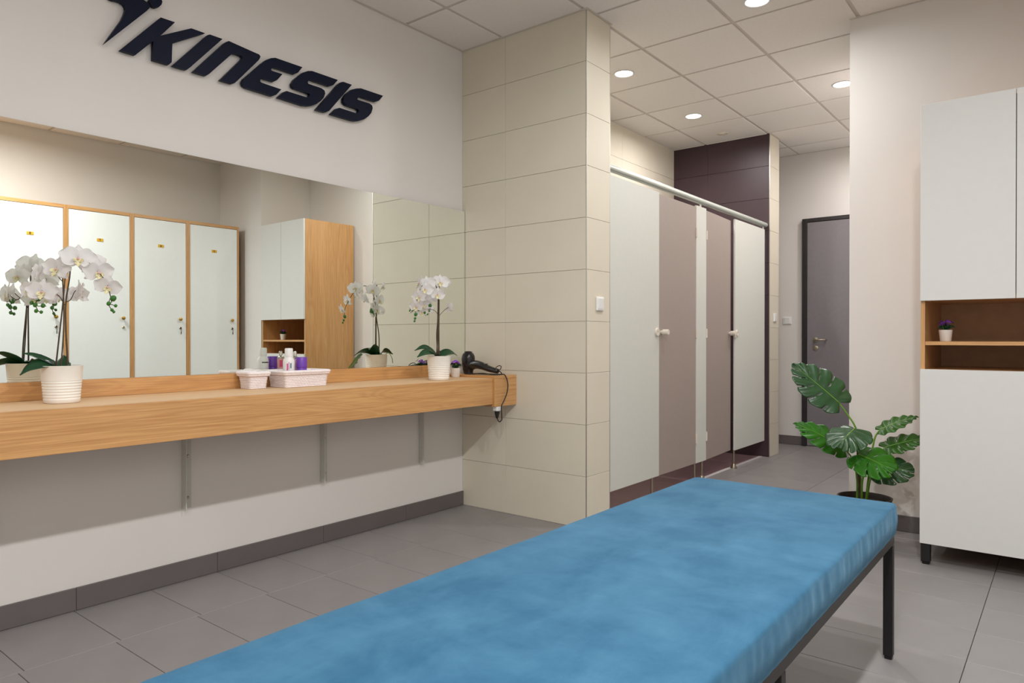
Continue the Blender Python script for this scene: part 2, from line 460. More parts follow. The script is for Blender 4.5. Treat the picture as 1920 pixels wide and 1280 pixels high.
# tiled back of the showers, on the left wall
ts = struct('wall_shower_back', bx(0.0, 0.003, PY1, DY0, 0.0, H), M['grout'])
ys = [PY1, 4.316, 4.920, 5.524, 6.128, DY0]
for a, b in zip(ys[:-1], ys[1:]):
    for k in range(10):
        inst('wall_tile', tile_mesh('wall_tile', T, b-a-J, 0.3-J, M['tile']), ts, (0.003, a+J/2, 0.3*k+J/2))

# skirtings ---------------------------------------------------------------
def skirting(name, pieces, axis, fixed, out):
    r = None
    h = 0.092
    bm = bmesh.new()
    a0, a1 = pieces[0][0], pieces[-1][1]
    lo, hi = sorted((fixed, fixed+out*0.006))
    if axis == 'y': add_box(bm, lo, hi, a0, a1, 0, h-0.003)
    else: add_box(bm, a0, a1, lo, hi, 0, h-0.003)
    r = struct(name, bm, M['fgrout'])
    lo, hi = sorted((fixed, fixed+out*0.011))
    for a, b in pieces:
        if axis == 'y': obj('skirting_tile', bx(lo, hi, a+J/2, b-J/2, 0.0015, h, 0.001), M['base'], r)
        else: obj('skirting_tile', bx(a+J/2, b-J/2, lo, hi, 0.0015, h, 0.001), M['base'], r)
yy = [-2.5] + [1.115+0.6*k for k in range(-5, 4)] + [PY0]
yy = [-2.5] + [y for y in yy[1:-1] if y > -2.4] + [PY0]
skirting('baseboard_left', list(zip(yy[:-1], yy[1:])), 'y', 0.0, 1)
skirting('baseboard_right', [(2.109, 2.709), (2.709, 3.309), (3.309, 3.36)], 'x', 4.52, -1)
skirting('baseboard_back', [(0.0, 0.4), (0.4, 1.0)], 'x', 7.5, -1)
skirting('baseboard_hall', [(4.51, 5.11), (5.11, 5.71), (5.71, 6.31), (6.31, 6.91), (6.91, 7.49)], 'y', 2.12, -1)
skirting('baseboard_side', [(3.94, 4.51)], 'y', 3.36, -1)

# door at the end of the corridor ------------------------------------------
dr = tag(bpy.data.objects.new('door_1', None), kind='structure'); COL.objects.link(dr); dr.location = (0, 0, 0)
bm = bmesh.new()
add_box(bm, 1.0, 1.046, 7.455, 7.5, 0, 2.318, 0.003)
add_box(bm, 1.95, 1.996, 7.455, 7.5, 0, 2.318, 0.003)
add_box(bm, 1.046, 1.95, 7.455, 7.5, 2.280, 2.318, 0.003)
obj('door_frame', bm, M['dframe'], dr)
leaf = obj('door_leaf', bx(1.049, 1.947, 7.462, 7.499, 0.012, 2.277, 0.002), M['door'], dr)
bm = bmesh.new()
add_lathe(bm, [(0, 0), (0.026, 0), (0.026, 0.006), (0.011, 0.009), (0.011, 0.05), (0, 0.05)], 20, axis_mat((1.13, 7.462, 1.085), (0, -1, 0)))
add_tube(bm, [(1.13, 7.412, 1.085), (1.17, 7.409, 1.085), (1.215, 7.412, 1.085), (1.232, 7.424, 1.085), (1.236, 7.442, 1.085)], 0.0095, 10)
smooth_by_angle(obj('handle', bm, M['nickel'], leaf))
bm = bmesh.new()
add_lathe(bm, [(0, 0), (0.026, 0), (0.026, 0.006), (0.02, 0.008), (0.012, 0.008), (0.011, 0.012), (0, 0.012)], 20, axis_mat((1.133, 7.462, 1.0), (0, -1, 0)))
smooth_by_angle(obj('lock_rosette', bm, M['nickel'], leaf))
obj('door_foot_strip', bx(1.046, 1.95, 7.45, 7.5, 0.0, 0.006, 0.001), M['alu'], dr)  # thin metallic strip along the foot of the door

# ================================================================== LIGHTS IN THE CEILING
def downlight(x, y, label, group=None, power=LIGHT_W, color=LIGHT_COLOR):
    t = thing('downlight', label, 'ceiling light', (x, y, H-0.006), group=group)
    ring = lathe([(0.066, 0.0), (0.071, -0.003), (0.071, -0.005), (0.064, -0.006), (0.061, 0.0)], 40)
    obj('trim_ring', ring, M['plastic'], t, smooth=True)
    obj('diffuser', lathe([(0, -0.0015), (0.061, -0.0015)], 32), M['lamp'], t)
    l = bpy.data.lights.new('lamp', 'AREA'); l.shape = 'DISK'; l.size = 0.12
    l.spread = math.radians(171); l.energy = power; l.color = color
    lo = bpy.data.objects.new('lamp', l); lo.location = (0, 0, -0.008); link(lo, t)
downlight(*ROOM_LIGHTS[0][:2], 'round lit downlight cut off by the top edge of the picture', power=ROOM_LIGHTS[0][2])
for p in ROOM_LIGHTS[1:]:
    downlight(*p[:2], 'round lit downlight in the changing room ceiling outside the picture', 'downlights outside the picture', power=p[2])
downlight(*HALL_LIGHTS[1][:2], 'added unseen corridor downlight behind the right white wall', power=HALL_LIGHTS[1][2], color=STALL_COLOR)
downlight(*HALL_LIGHTS[0][:2], 'round lit downlight half hidden by the edge of the right white wall', power=HALL_LIGHTS[0][2], color=STALL_COLOR)
downlight(*STALL_LIGHTS[0][:2], 'round lit downlight over the first cubicle beside the tiled pillar', power=STALL_LIGHTS[0][2], color=STALL_COLOR)
downlight(*STALL_LIGHTS[1][:2], 'round lit downlight over the second cubicle in front of the small unlit ring', power=STALL_LIGHTS[0][2], color=STALL_COLOR)
t = thing('ceiling_vent', 'small unlit round ceiling ring in front of the dark tiled wall', 'vent', (0.63, 6.289, H-0.006))
obj('vent_ring', lathe([(0.052, 0), (0.056, -0.006), (0.050, -0.010), (0.040, -0.007), (0.036, 0)], 32), M['cream'], t, smooth=True)
obj('vent_disc', lathe([(0, -0.009), (0.027, -0.008), (0.030, -0.003), (0.030, 0)], 28), M['cream'], t, smooth=True)

# ================================================================== SHOWER / TOILET CUBICLE FRONT
cf = thing('cubicle_front', 'pale grey and taupe laminate cubicle front with rail and two doors beside the tiled pillar', 'cubicle', (0.93, 5.1, 0))
def cpart(name, bm, m, parent=None, smooth=False):
    o = obj(name, bm, m, parent or cf, smooth)
    return o
cf.location = (0, 0, 0)
PX = 0.939; PT = 0.016; ZB, ZT = 0.155, 2.106
cpart('fixed_panel', bx(PX-PT, PX, PY1+0.001, 4.400, ZB, ZT, 0.0015), M['panel'])
cpart('pilaster', bx(PX-PT, PX, 5.012, 5.196, ZB, ZT, 0.0015), M['panel'])
cpart('fixed_panel', bx(PX-PT, PX, 5.795, 6.520, ZB, ZT, 0.0015), M['panel'])
cpart('dividing_panel', bx(0.014, PX-PT, 5.096, 5.112, ZB, ZT, 0.0015), M['panel'])
d1 = cpart('cubicle_door', bx(PX-PT-0.003, PX-0.003, 4.403, 5.008, ZB, ZT-0.012, 0.0015), M['gdoor'])
bm = bx(-PT-0.003, -0.003, 0.0, 0.588, ZB, ZT-0.012, 0.0015)
bmesh.ops.rotate(bm, verts=bm.verts, cent=(0, 0, 0), matrix=Matrix.Rotation(math.radians(3.2), 3, 'Z'))
bmesh.ops.translate(bm, verts=bm.verts, vec=(PX, 5.200, 0))
d2 = cpart('cubicle_door', bm, M['gdoor'])
# head rail
bm = bmesh.new()
add_tube(bm, [(PX-0.008, PY1+0.001, 2.150), (PX-0.008, DY0-0.004, 2.150)], 0.0235, 20)
smooth_by_angle(cpart('head_rail', bm, M['rail']))
for y in (3.75, 5.10, 6.50):
    cpart('rail_clamp', bx(PX-0.012, PX-0.004, y-0.012, y+0.012, ZT-0.002, 2.132, 0.001), M['rail'])
# legs with conical feet
for y in (4.335, 5.025, 5.16, 5.818):
    bm = bmesh.new()
    add_tube(bm, [(PX-0.02, y, 0.03), (PX-0.02, y, ZB+0.02)], 0.0085, 14)
    lg = smooth_by_angle(cpart('leg', bm, M['nickel']))
    bm = lathe([(0, 0), (0.027, 0), (0.027, 0.006), (0.016, 0.038), (0.0085, 0.042), (0, 0.042)], 20, Matrix.Translation((PX-0.02, y, 0)))
    smooth_by_angle(obj('foot', bm, M['nickel'], lg))
# hinges
for ph, yh in ((d1, 5.010), (d2, 5.198)):
    for z in (1.90, 1.14, 0.34):
        bm = bmesh.new(); add_tube(bm, [(PX+0.002, yh, z-0.035), (PX+0.002, yh, z+0.035)], 0.0075, 10)
        smooth_by_angle(obj('hinge', bm, M['cream'], ph))
# knobs and strike plates
def knob(door, y, x, label=None):
    bm = lathe([(0, 0), (0.012, 0), (0.012, 0.014), (0.020, 0.018), (0.020, 0.056), (0.018, 0.058), (0, 0.058)], 24, axis_mat((x, y, 1.143), (1, 0, 0)))
    smooth_by_angle(obj('knob', bm, M['cream'], door))
knob(d1, 4.432, PX-0.003)
bm = lathe([(0, 0), (0.029, 0), (0.029, 0.006), (0.026, 0.010), (0.010, 0.010), (0.009, 0.006), (0, 0.006)], 24, axis_mat((PX, 4.366, 1.143), (1, 0, 0)))
smooth_by_angle(obj('strike_plate', bm, M['cream'], cf))
knob(d2, 5.745, PX-0.034)
bm = lathe([(0, 0), (0.029, 0), (0.029, 0.006), (0.026, 0.010), (0.010, 0.010), (0.009, 0.006), (0, 0.006)], 24, axis_mat((PX, 5.832, 1.143), (1, 0, 0)))
add_box(bm, PX-0.001, PX+0.012, 5.760, 5.800, 1.105, 1.122, 0.002)
smooth_by_angle(obj('strike_plate', bm, M['cream'], cf))

# switches -----------------------------------------------------------------
def switch(name, label, cat, loc, rz, wd=0.078, hh=0.082, m=None):
    """plate in local XZ facing -Y"""
    m = m or M['plastic']
    t = thing(name, label, cat, loc, rz)
    obj('plate', bx(-wd/2, wd/2, -0.011, 0, -hh/2, hh/2, 0.004, 2), m, t)
    bm = bmesh.new()
    vs_ = [(-0.026, -0.011, -0.030), (0.026, -0.011, -0.030), (0.026, -0.011, 0.030), (-0.026, -0.011, 0.030),
           (-0.026, -0.0135, -0.030), (0.026, -0.0135, -0.030), (0.026, -0.018, 0.030), (-0.026, -0.018, 0.030)]
    r = obj('rocker', (vs_, [(0, 3, 2, 1), (4, 5, 6, 7), (0, 1, 5, 4), (1, 2, 6, 5), (2, 3, 7, 6), (3, 0, 4, 7)]), m, t)
    return t
switch('light_switch', 'white light switch on the end of the near beige tiled pillar', 'switch', (PW, 3.568, 1.305), PI/2)
switch('light_switch', 'white light switch on the end of the far dark tiled wall', 'switch', (DW, 6.70, 1.297), PI/2)
switch('wall_socket_plate', 'pale plate on the corridor wall left of the grey door', 'socket', (0.843, 7.5, 1.285), 0, 0.085, 0.078)

# ================================================================== WALL MIRROR, COUNTER, BOX
# mirror (leans a little off the wall towards the pillar)
def mx(y): return 0.024 - 0.007*(3.42-y)
ya, yb, za, zb = 0.55, 3.424, 0.934, 1.936
mt = thing('wall_mirror', 'long frameless wall mirror above the wooden counter', 'mirror', (0, 0, 0))
v = [(mx(ya), ya, za), (mx(yb), yb, za), (mx(yb), yb, zb), (mx(ya), ya, zb)]
b_ = [(max(0.0005, x-0.005), y, z) for x, y, z in v]
obj('mirror_glass', (v, [(0, 1, 2, 3)]), M['mirror'], mt)
obj('mirror_back', (v+b_, [(4, 7, 6, 5), (0, 4, 5, 1), (1, 5, 6, 2), (2, 6, 7, 3), (3, 7, 4, 0)]), M['edge'], mt)

CT, CB, CX = 0.8605, 0.705, 0.443
YL, YR = -0.4, 3.2155
vc = thing('vanity_counter', 'long honey oak counter fixed along the left wall under the mirror', 'counter', (0, 0, 0))
obj('counter_top', bx(0.002, CX-0.019, YL, YR, CT-0.036, CT, 0.001), M['oak_top'], vc)
obj('front_panel', bx(CX-0.018, CX, YL, YR, CB, CT, 0.001), M['oak_y'], vc)
obj('backsplash', bx(0.002, 0.024, YL, YR, CT+0.0005, 0.9335, 0.001), M['oak_y'], vc)
for y in (0.07, 0.81, 1.55, 2.30, 3.03):
    bm = bmesh.new()
    add_box(bm, 0.001, 0.042, y, y+0.004, 0.329, CT-0.037, 0.0005)
    add_box(bm, 0.001, 0.005, y+0.004, y+0.042, 0.329, CT-0.037, 0.0005)
    add_box(bm, 0.005, CX-0.02, y, y+0.004, CT-0.076, CT-0.037, 0.0005)
    br = obj('bracket', bm, M['bracket'], vc)
    for z in (0.375, 0.565):
        bm = lathe([(0, 0), (0.0075, 0), (0.0075, 0.003), (0.004, 0.006), (0, 0.006)], 8, axis_mat((0.004, y+0.026, z), (1, 0, 0)))
        obj('screw', bm, M['steel'], br)

cb = thing('wall_box', 'honey oak box at the right end of the counter against the tiled pillar', 'box', (0, 0, 0))
BX1, BY0, BZ0, BZ1 = 0.456, 3.217, 0.690, 0.876
obj('box_body', bx(0.001, BX1-0.019, BY0+0.019, 3.427, BZ0, BZ1-0.019, 0.001), M['oak_x'], cb)
obj('top_panel', bx(0.001, BX1, BY0, 3.427, BZ1-0.018, BZ1, 0.001), M['oak_x'], cb)
obj('side_panel', bx(BX1-0.018, BX1, BY0, 3.427, BZ0, BZ1-0.0185, 0.001), M['oak_y'], cb)
obj('front_panel', bx(0.001, BX1-0.0185, BY0, BY0+0.018, BZ0, BZ1-0.0185, 0.001), M['oak_x'], cb)

sk = thing('power_socket', 'white socket hanging under the oak box with a black plug in it', 'socket', (0.440, 3.258, BZ0-0.0005))
obj('socket_body', bx(-0.016, 0.016, -0.022, 0.022, -0.026, 0, 0.003, 2), M['plastic'], sk)
obj('socket_face', lathe([(0, -0.0262), (0.012, -0.0262), (0.013, -0.0275), (0.015, -0.0275), (0.015, -0.026)], 20), M['plastic'], sk)

# wall sign -----------------------------------------------------------------
LOGO = [
    ('K', [(1.4486,2.5074),(1.5108,2.5081),(1.4477,2.4280),(1.5845,2.5069),(1.6499,2.5064),(1.4987,2.4108),(1.4956,2.3260),(1.4827,2.3110),(1.4143,2.3108),(1.4162,2.3938),(1.3414,2.3095),(1.2794,2.3102)]),
    ('I', [(1.6611,2.5018),(1.6723,2.5086),(1.7343,2.5085),(1.5784,2.3277),(1.5623,2.3116),(1.4985,2.3114)]),
    ('n', [(1.7489,2.4980),(1.7656,2.5095),(1.9063,2.4970),(1.9243,2.4958),(1.9320,2.4888),(1.9266,2.4748),(1.9198,2.4645),(1.8056,2.3298),(1.7949,2.3188),(1.7830,2.3122),(1.7216,2.3116),(1.8295,2.4418),(1.8361,2.4527),(1.8317,2.4601),(1.7867,2.4594),(1.6688,2.3253),(1.6535,2.3120),(1.5919,2.3129)]),
    ('E', [(1.9909,2.4990),(2.0144,2.5075),(2.1728,2.5082),(2.1452,2.4711),(2.1253,2.4588),(2.0072,2.4583),(1.9955,2.4506),(1.9899,2.4406),(1.9955,2.4368),(2.0547,2.4376),(2.0236,2.3984),(2.0048,2.3855),(1.9423,2.3853),(1.9319,2.3761),(1.9300,2.3654),(1.9377,2.3614),(2.0483,2.3584),(2.0188,2.3239),(1.9976,2.3111),(1.8550,2.3129),(1.8384,2.3191),(1.8332,2.3337),(1.8420,2.3522),(1.9402,2.4585),(1.9654,2.4828)]),
    ('S', [(2.2059,2.4986),(2.2316,2.5063),(2.3977,2.5068),(2.3674,2.4702),(2.3428,2.4575),(2.2212,2.4574),(2.2084,2.4485),(2.2048,2.4374),(2.2109,2.4326),(2.2892,2.4327),(2.3105,2.4253),(2.3147,2.4109),(2.3051,2.3860),(2.2864,2.3633),(2.2601,2.3409),(2.2314,2.3238),(2.2056,2.3150),(2.1751,2.3101),(2.0283,2.3131),(2.0617,2.3495),(2.0787,2.3592),(2.2006,2.3589),(2.2134,2.3693),(2.2186,2.3803),(2.2109,2.3825),(2.1252,2.3848),(2.1114,2.3908),(2.1095,2.4060),(2.1253,2.4319),(2.1753,2.4809)]),
    ('I2', [(2.4172,2.4997),(2.4341,2.5073),(2.4928,2.5074),(2.3400,2.3238),(2.3146,2.3093),(2.2564,2.3092),(2.4033,2.4871)]),
    ('S2', [(2.5258,2.4963),(2.5552,2.5054),(2.7182,2.5073),(2.6887,2.4720),(2.6620,2.4578),(2.5493,2.4575),(2.5357,2.4478),(2.5305,2.4371),(2.5375,2.4353),(2.6180,2.4367),(2.6375,2.4300),(2.6411,2.4143),(2.6301,2.3854),(2.6089,2.3611),(2.5788,2.3373),(2.5462,2.3209),(2.5169,2.3119),(2.4937,2.3096),(2.3492,2.3091),(2.3865,2.3482),(2.4087,2.3584),(2.5228,2.3575),(2.5374,2.3668),(2.5415,2.3785),(2.5345,2.3833),(2.4537,2.3846),(2.4356,2.3959),(2.4368,2.4190),(2.4538,2.4465),(2.4939,2.4819)]),
    ('figure', [(1.2504,2.5086),(1.2683,2.5119),(1.2831,2.5122),(1.2947,2.5078),(1.3010,2.4996),(1.3023,2.4878),(1.2979,2.4704),(1.2863,2.4400),(1.2162,2.3139),(1.3884,2.5139),(1.3989,2.5285),(1.4014,2.5384),(1.3989,2.5465),(1.3902,2.5522),(1.3763,2.5567),(1.3711,2.5755),(1.3991,2.6329),(1.3886,2.6324),(1.3436,2.5685),(1.2931,2.5369),(1.2342,2.5094)]),
    ('head', [(1.3990,2.5645),(1.4007,2.5551),(1.4067,2.5465),(1.4158,2.5419),(1.4272,2.5418),(1.4408,2.5504),(1.4516,2.5643),(1.4552,2.5784),(1.4506,2.5912),(1.4362,2.5949),(1.4166,2.5874),(1.4043,2.5755)]),
]
sg = thing('wall_sign', 'navy raised letters KINESIS with a leaping figure on the white wall', 'sign', (0, 0, 0))
def prism(poly, x0, x1):
    """poly in (y, z)"""
    bm = bmesh.new()
    a = [bm.verts.new((x1, y, z)) for y, z in poly]
    b = [bm.verts.new((x0, y, z)) for y, z in poly]
    n = len(poly)
    f = bm.faces.new(a); bm.faces.new(list(reversed(b)))
    for i in range(n): bm.faces.new((a[i], b[i], b[(i+1) % n], a[(i+1) % n]))
    bmesh.ops.recalc_face_normals(bm, faces=bm.faces)
    return bm
for k, poly in LOGO:
    nm = {'figure': 'figure', 'head': 'figure_head'}.get(k, 'letter')
    obj(nm, prism(poly, 0.010, 0.030), M['navy'], sg)
# spacers hold the letters off the wall
for k, poly in LOGO:
    cy = sum(p[0] for p in poly)/len(poly); cz = sum(p[1] for p in poly)/len(poly)
    if k in ('figure',): cy, cz = 1.335, 2.50
    if k == 'n': cy, cz = 1.79, 2.478
    obj('spacer', bx(0.0, 0.0105, cy-0.006, cy+0.006, cz-0.006, cz+0.006), M['black'], sg)

# ================================================================== BENCH
bn = thing('upholstered_bench', 'long blue velvet bench on a dark steel frame in the foreground', 'bench', (0, 0, 0))
from mathutils import noise as mnoise
def rrect(x0, x1, y0, y1, R):
    per = []
    def arc(cx, cy, a0):
        for k in range(7):
            a = a0 + (PI/2)*k/6
            per.append((cx+R*math.cos(a), cy+R*math.sin(a), math.cos(a), math.sin(a)))
    def seg(xa, ya_, xb, yb_, nx, ny, n):
        for k in range(1, n): per.append((xa+(xb-xa)*k/n, ya_+(yb_-ya_)*k/n, nx, ny))
    arc(x1-R, y1-R, 0); seg(x1-R, y1, x0+R, y1, 0, 1, 30)
    arc(x0+R, y1-R, PI/2); seg(x0, y1-R, x0, y0+R, -1, 0, 90)
    arc(x0+R, y0+R, PI); seg(x0+R, y0, x1-R, y0, 0, -1, 30)
    arc(x1-R, y0+R, -PI/2); seg(x1, y0+R, x1, y1-R, 1, 0, 170)
    return per
def cushion(x0, x1, y0, y1, z0, z1):
    h = z1-z0
    prof = [(0.05, 0), (0.012, 0.0), (0.003, 0.006), (0, 0.02), (-0.003, 0.045), (-0.003, 0.065), (-0.001, h-0.030), (0.0, h-0.014), (0.0018, h-0.007),
            (0.006, h-0.002), (0.013, h-0.0003), (0.035, h), (0.12, h+0.001), (0.22, h+0.002), (0.31, h+0.002)]
    bm = bmesh.new(); rings = []
    for i, (ins, z) in enumerate(prof):
        ring = []
        for (x, y, nx, ny) in rrect(x0+ins, x1-ins, y0+ins, y1-ins, max(0.004, 0.028-ins)):
            wgt = max(0, 1-abs(z-0.06)/0.07) if 1 < i < 9 else 0
            s = mnoise.noise(Vector((x*9, y*9, z*3)))*0.004 + mnoise.noise(Vector((x*38, y*38, z*9)))*0.0042
            top = mnoise.noise(Vector((x*4, y*4, 5)))*0.002 if i > 6 else 0
            ring.append(bm.verts.new((x+nx*s*wgt, y+ny*s*wgt, z0+z+top)))
        rings.append(ring)
    n = len(rings[0])
    for a, b in zip(rings[:-1], rings[1:]):
        for k in range(n): bm.faces.new((a[k], a[(k+1) % n], b[(k+1) % n], b[k]))
    bm.faces.new(rings[-1]); bm.faces.new(list(reversed(rings[0])))
    return bm
BNX0, BNX1, BNY0, BNY1 = 1.946, 2.688, 0.50, 2.722
obj('seat_cushion', cushion(BNX0, BNX1, BNY0, BNY1, 0.425, 0.535), M['velvet'], bn, smooth=True)
obj('seat_board', bx(BNX0+0.03, BNX1-0.03, BNY0+0.03, BNY1-0.03, 0.408, 0.4255), M['black'], bn)
fx0, fx1, fy0, fy1 = BNX0+0.01, 2.680, BNY0+0.015, 2.707
for x in (fx0, fx1-0.03):
    obj('side_rail', bx(x, x+0.03, fy0, fy1, 0.394, 0.4245, 0.002), M['frame'], bn)
for y in (fy0, 1.502, fy1-0.03):
    obj('cross_rail', bx(fx0+0.03, fx1-0.03, y, y+0.03, 0.394, 0.4245, 0.002), M['frame'], bn)
for x in (fx0, fx1-0.03):
    for y in (fy0, 1.502, fy1-0.03):
        lg = obj('leg', bx(x, x+0.03, y, y+0.03, 0.012, 0.3935, 0.002), M['black'], bn)
        obj('foot', bx(x+0.003, x+0.027, y+0.003, y+0.027, 0.0, 0.014, 0.003), M['black'], lg)

# ================================================================== STORAGE CABINET
sc = thing('storage_cabinet', 'tall white fronted oak cabinet with an open niche and black legs', 'cabinet', (0, 0, 0))
X0, X1, YF, YB = 2.577, 3.327, 3.92, 4.505
Z0, Z1 = 0.102, 2.237
ZN0, ZN1 = 0.951, 1.284
YC = YF+0.019
obj('side_panel', bx(X0, X0+0.018, YC, YB, Z0, Z1, 0.0006), M['oak_z'], sc)
obj('side_panel', bx(X1-0.018, X1, YC, YB, Z0, Z1, 0.0006), M['oak_z'], sc)
obj('back_panel', bx(X0+0.018, X1-0.018, YB-0.012, YB, Z0, Z1), M['back'], sc)
for z in (Z0, ZN0-0.019, ZN1+0.001, Z1-0.018):
    obj('cross_panel', bx(X0+0.0185, X1-0.0185, YC, YB-0.0125, z, z+0.018), M['oak_x'], sc)
obj('shelf', bx(X0+0.0185, X1-0.0185, YC+0.002, YB-0.0125, 1.068, 1.086, 0.0006), M['oak_x'], sc)
XM = 2.957
obj('upper_door', bx(X0, XM-0.0015, YF, YF+0.018, ZN1, Z1, 0.001), M['white'], sc)
obj('upper_door', bx(XM+0.0015, X1, YF, YF+0.018, ZN1, Z1, 0.001), M['white'], sc)
obj('lower_door', bx(X0, X1, YF, YF+0.018, Z0, ZN0, 0.001), M['white'], sc)
for x in (X0+0.004, X1-0.044):
    for y in (YF+0.004, YB-0.06):
        lg = obj('leg', bx(x, x+0.040, y, y+0.040, 0.012, Z0-0.0005, 0.002), M['black'], sc)
        obj('foot', bx(x+0.004, x+0.036, y+0.004, y+0.036, 0.0, 0.013, 0.004), M['black'], lg)

# ================================================================== LOCKERS IN THE ALCOVE
LX, LXB, LZ = 3.65, 4.16, 2.253
def locker(ye, wdt, digit, label):
    """right (high y) end at ye"""
    t = thing('locker', label, 'locker', (0, 0, 0), group='lockers in the alcove')
    y0, y1 = ye-wdt, ye
    obj('side_panel', bx(LX, LXB, y0, y0+0.018, 0.06, LZ, 0.0006), M['oak_z'], t)
    obj('side_panel', bx(LX, LXB, y1-0.018, y1, 0.06, LZ, 0.0006), M['oak_z'], t)
    obj('top_panel', bx(LX, LXB, y0+0.0185, y1-0.0185, LZ-0.03, LZ, 0.0006), M['oak_y'], t)
    obj('bottom_panel', bx(LX, LXB, y0+0.0185, y1-0.0185, 0.06, 0.085, 0.0006), M['oak_y'], t)
    obj('back_panel', bx(LXB-0.006, LXB, y0+0.0185, y1-0.0185, 0.0855, LZ-0.031), M['lwhite'], t)
    obj('plinth', bx(LX+0.05, LXB, y0, y1, 0.0, 0.0595), M['black'], t)
    d = obj('door', bx(LX+0.003, LX+0.021, y0+0.0205, y1-0.0205, 0.088, LZ-0.033, 0.001), M['lwhite'], t)
    ky = y1-0.082
    bm = lathe([(0, 0), (0.008, 0), (0.008, 0.012), (0.016, 0.018), (0.016, 0.026), (0.010, 0.030), (0, 0.030)], 16, axis_mat((LX+0.003, ky, 1.285), (-1, 0, 0)))
    smooth_by_angle(obj('knob', bm, M['brass'], d))
    bm = lathe([(0, 0), (0.012, 0), (0.012, 0.005), (0.009, 0.009), (0, 0.009)], 16, axis_mat((LX+0.003, ky+0.006, 1.200), (-1, 0, 0)))
    smooth_by_angle(obj('lock', bm, M['nickel'], d))
    if digit != '7':
        bm = bx(LX-0.016, LX-0.006, ky+0.005, ky+0.007, 1.190, 1.210)
        add_tube(bm, [(LX-0.014+0.006*math.cos(a), ky+0.006, 1.178+0.012*math.sin(a)) for a in [2*PI*k/10 for k in range(10)]], 0.0012, 5, True)
        add_box(bm, LX-0.020, LX-0.008, ky+0.004, ky+0.008, 1.140, 1.166, 0.001)
        obj('key', bm, M['black'], d)
    cy = (y0+y1)/2
    pl = obj('number_plate', bx(LX+0.0005, LX+0.003, cy-0.026, cy+0.026, 1.963, 1.990, 0.0005), M['yellow'], d)
    fc = bpy.data.curves.new('digit', 'FONT'); fc.body = digit; fc.size = 0.028; fc.extrude = 0.0003
    fc.align_x = 'CENTER'; fc.align_y = 'CENTER'; fc.offset = 0.0006
    tmp = bpy.data.objects.new('tmp', fc); COL.objects.link(tmp)
    dg = bpy.context.evaluated_depsgraph_get()
    me = bpy.data.meshes.new_from_object(tmp.evaluated_get(dg)); bpy.data.objects.remove(tmp, do_unlink=True)
    me.transform(Matrix.Translation((LX+0.0002, cy, 1.9765)) @ Matrix.Rotation(-PI/2, 4, 'Z') @ Matrix.Rotation(PI/2, 4, 'X'))
    me.materials.append(M['ink'])
    dgo = bpy.data.objects.new('digit', me); link(dgo, t)
    return t
ye = 3.872
for i, (wdt, dg, lb) in enumerate([
        (0.532, '5', 'white locker with oak edges at the end of the row, next to the alcove corner'),
        (0.520, '6', 'second white locker from the alcove corner, with a key in its lock'),
        (0.540, '7', 'third white locker from the alcove corner, without a key'),
        (0.530, '8', 'fourth white locker from the alcove corner, reflected behind the left orchid'),
        (0.530, '9', 'fifth white locker from the alcove corner, outside the picture')]):
    locker(ye, wdt, dg, lb); ye -= wdt+0.0005

# ================================================================== POTS AND PLANTS
def ribbed_pot_profile(rb, rt, h, th=0.005):
    p = [(0, 0), (rb-0.003, 0), (rb, 0.003)]
    z0 = 0.010; n = 7; zr = h*0.60
    for k in range(n):
        za = z0+(zr-z0)*k/n; zb_ = z0+(zr-z0)*(k+0.72)/n; zc = z0+(zr-z0)*(k+0.86)/n
        r = lambda z: rb+(rt-rb)*z/h
        p += [(r(za)+0.0004, za+0.001), (r((za+zb_)/2)+0.0010, (za+zb_)/2), (r(zb_)+0.0004, zb_), (r(zc)-0.0010, zc)]
    r = lambda z: rb+(rt-rb)*z/h
    p += [(r(zr)+0.001, zr), (r(h)-0.0005, h-0.004), (rt+0.001, h-0.001), (rt, h), (rt-th+0.001, h), (rt-th, h-0.003), (rt-th-0.003, h-0.022), (0, h-0.018)]
    return p

# one orchid flower, facing +Z, 'up' = +Y
def petal_bm(bm, ang, ln, wd, cup, base=0.004, nu=6, nv=4, tip=0.6):
    rows = []
    for i in range(nu+1):
        u = i/nu
        q_ = (u-0.56)/(0.44 if u > 0.56 else 0.60); half = wd*0.5*max(0.10, 1-abs(q_)**2.3)**0.5 if u < 1 else wd*0.20
        row = []
        for j in range(-nv//2, nv//2+1):
            s = j/(nv/2)
            x = base+u*ln - (0.10+0.10*u*u)*ln*s*s; y = s*half
            z = cup*(u*u)*ln + 0.10*wd*s*s*(1-u*0.4) + 0.05*wd*math.sin(6*u+4*s)*u
            row.append(bm.verts.new((x*math.cos(ang)-y*math.sin(ang), x*math.sin(ang)+y*math.cos(ang), z)))
        rows.append(row)
    for a, b in zip(rows[:-1], rows[1:]):
        for j in range(len(a)-1): bm.faces.new((a[j], b[j], b[j+1], a[j+1]))
def flower_mesh():
    bm = bmesh.new()
    for a in (90, 212, 328): petal_bm(bm, math.radians(a), 0.040, 0.030, -0.10)
    for a in (12, 168):
        n0 = len(bm.verts); petal_bm(bm, math.radians(a), 0.046, 0.056, 0.05, nu=7, nv=6, tip=0.8)
        bm.verts.ensure_lookup_table()
        for v_ in bm.verts[n0:]: v_.co.z += 0.003
    me = bpy.data.meshes.new('flower'); bm.to_mesh(me); bm.free(); me.materials.append(M['petal'])
    for p in me.polygons: p.use_smooth = True
    return me
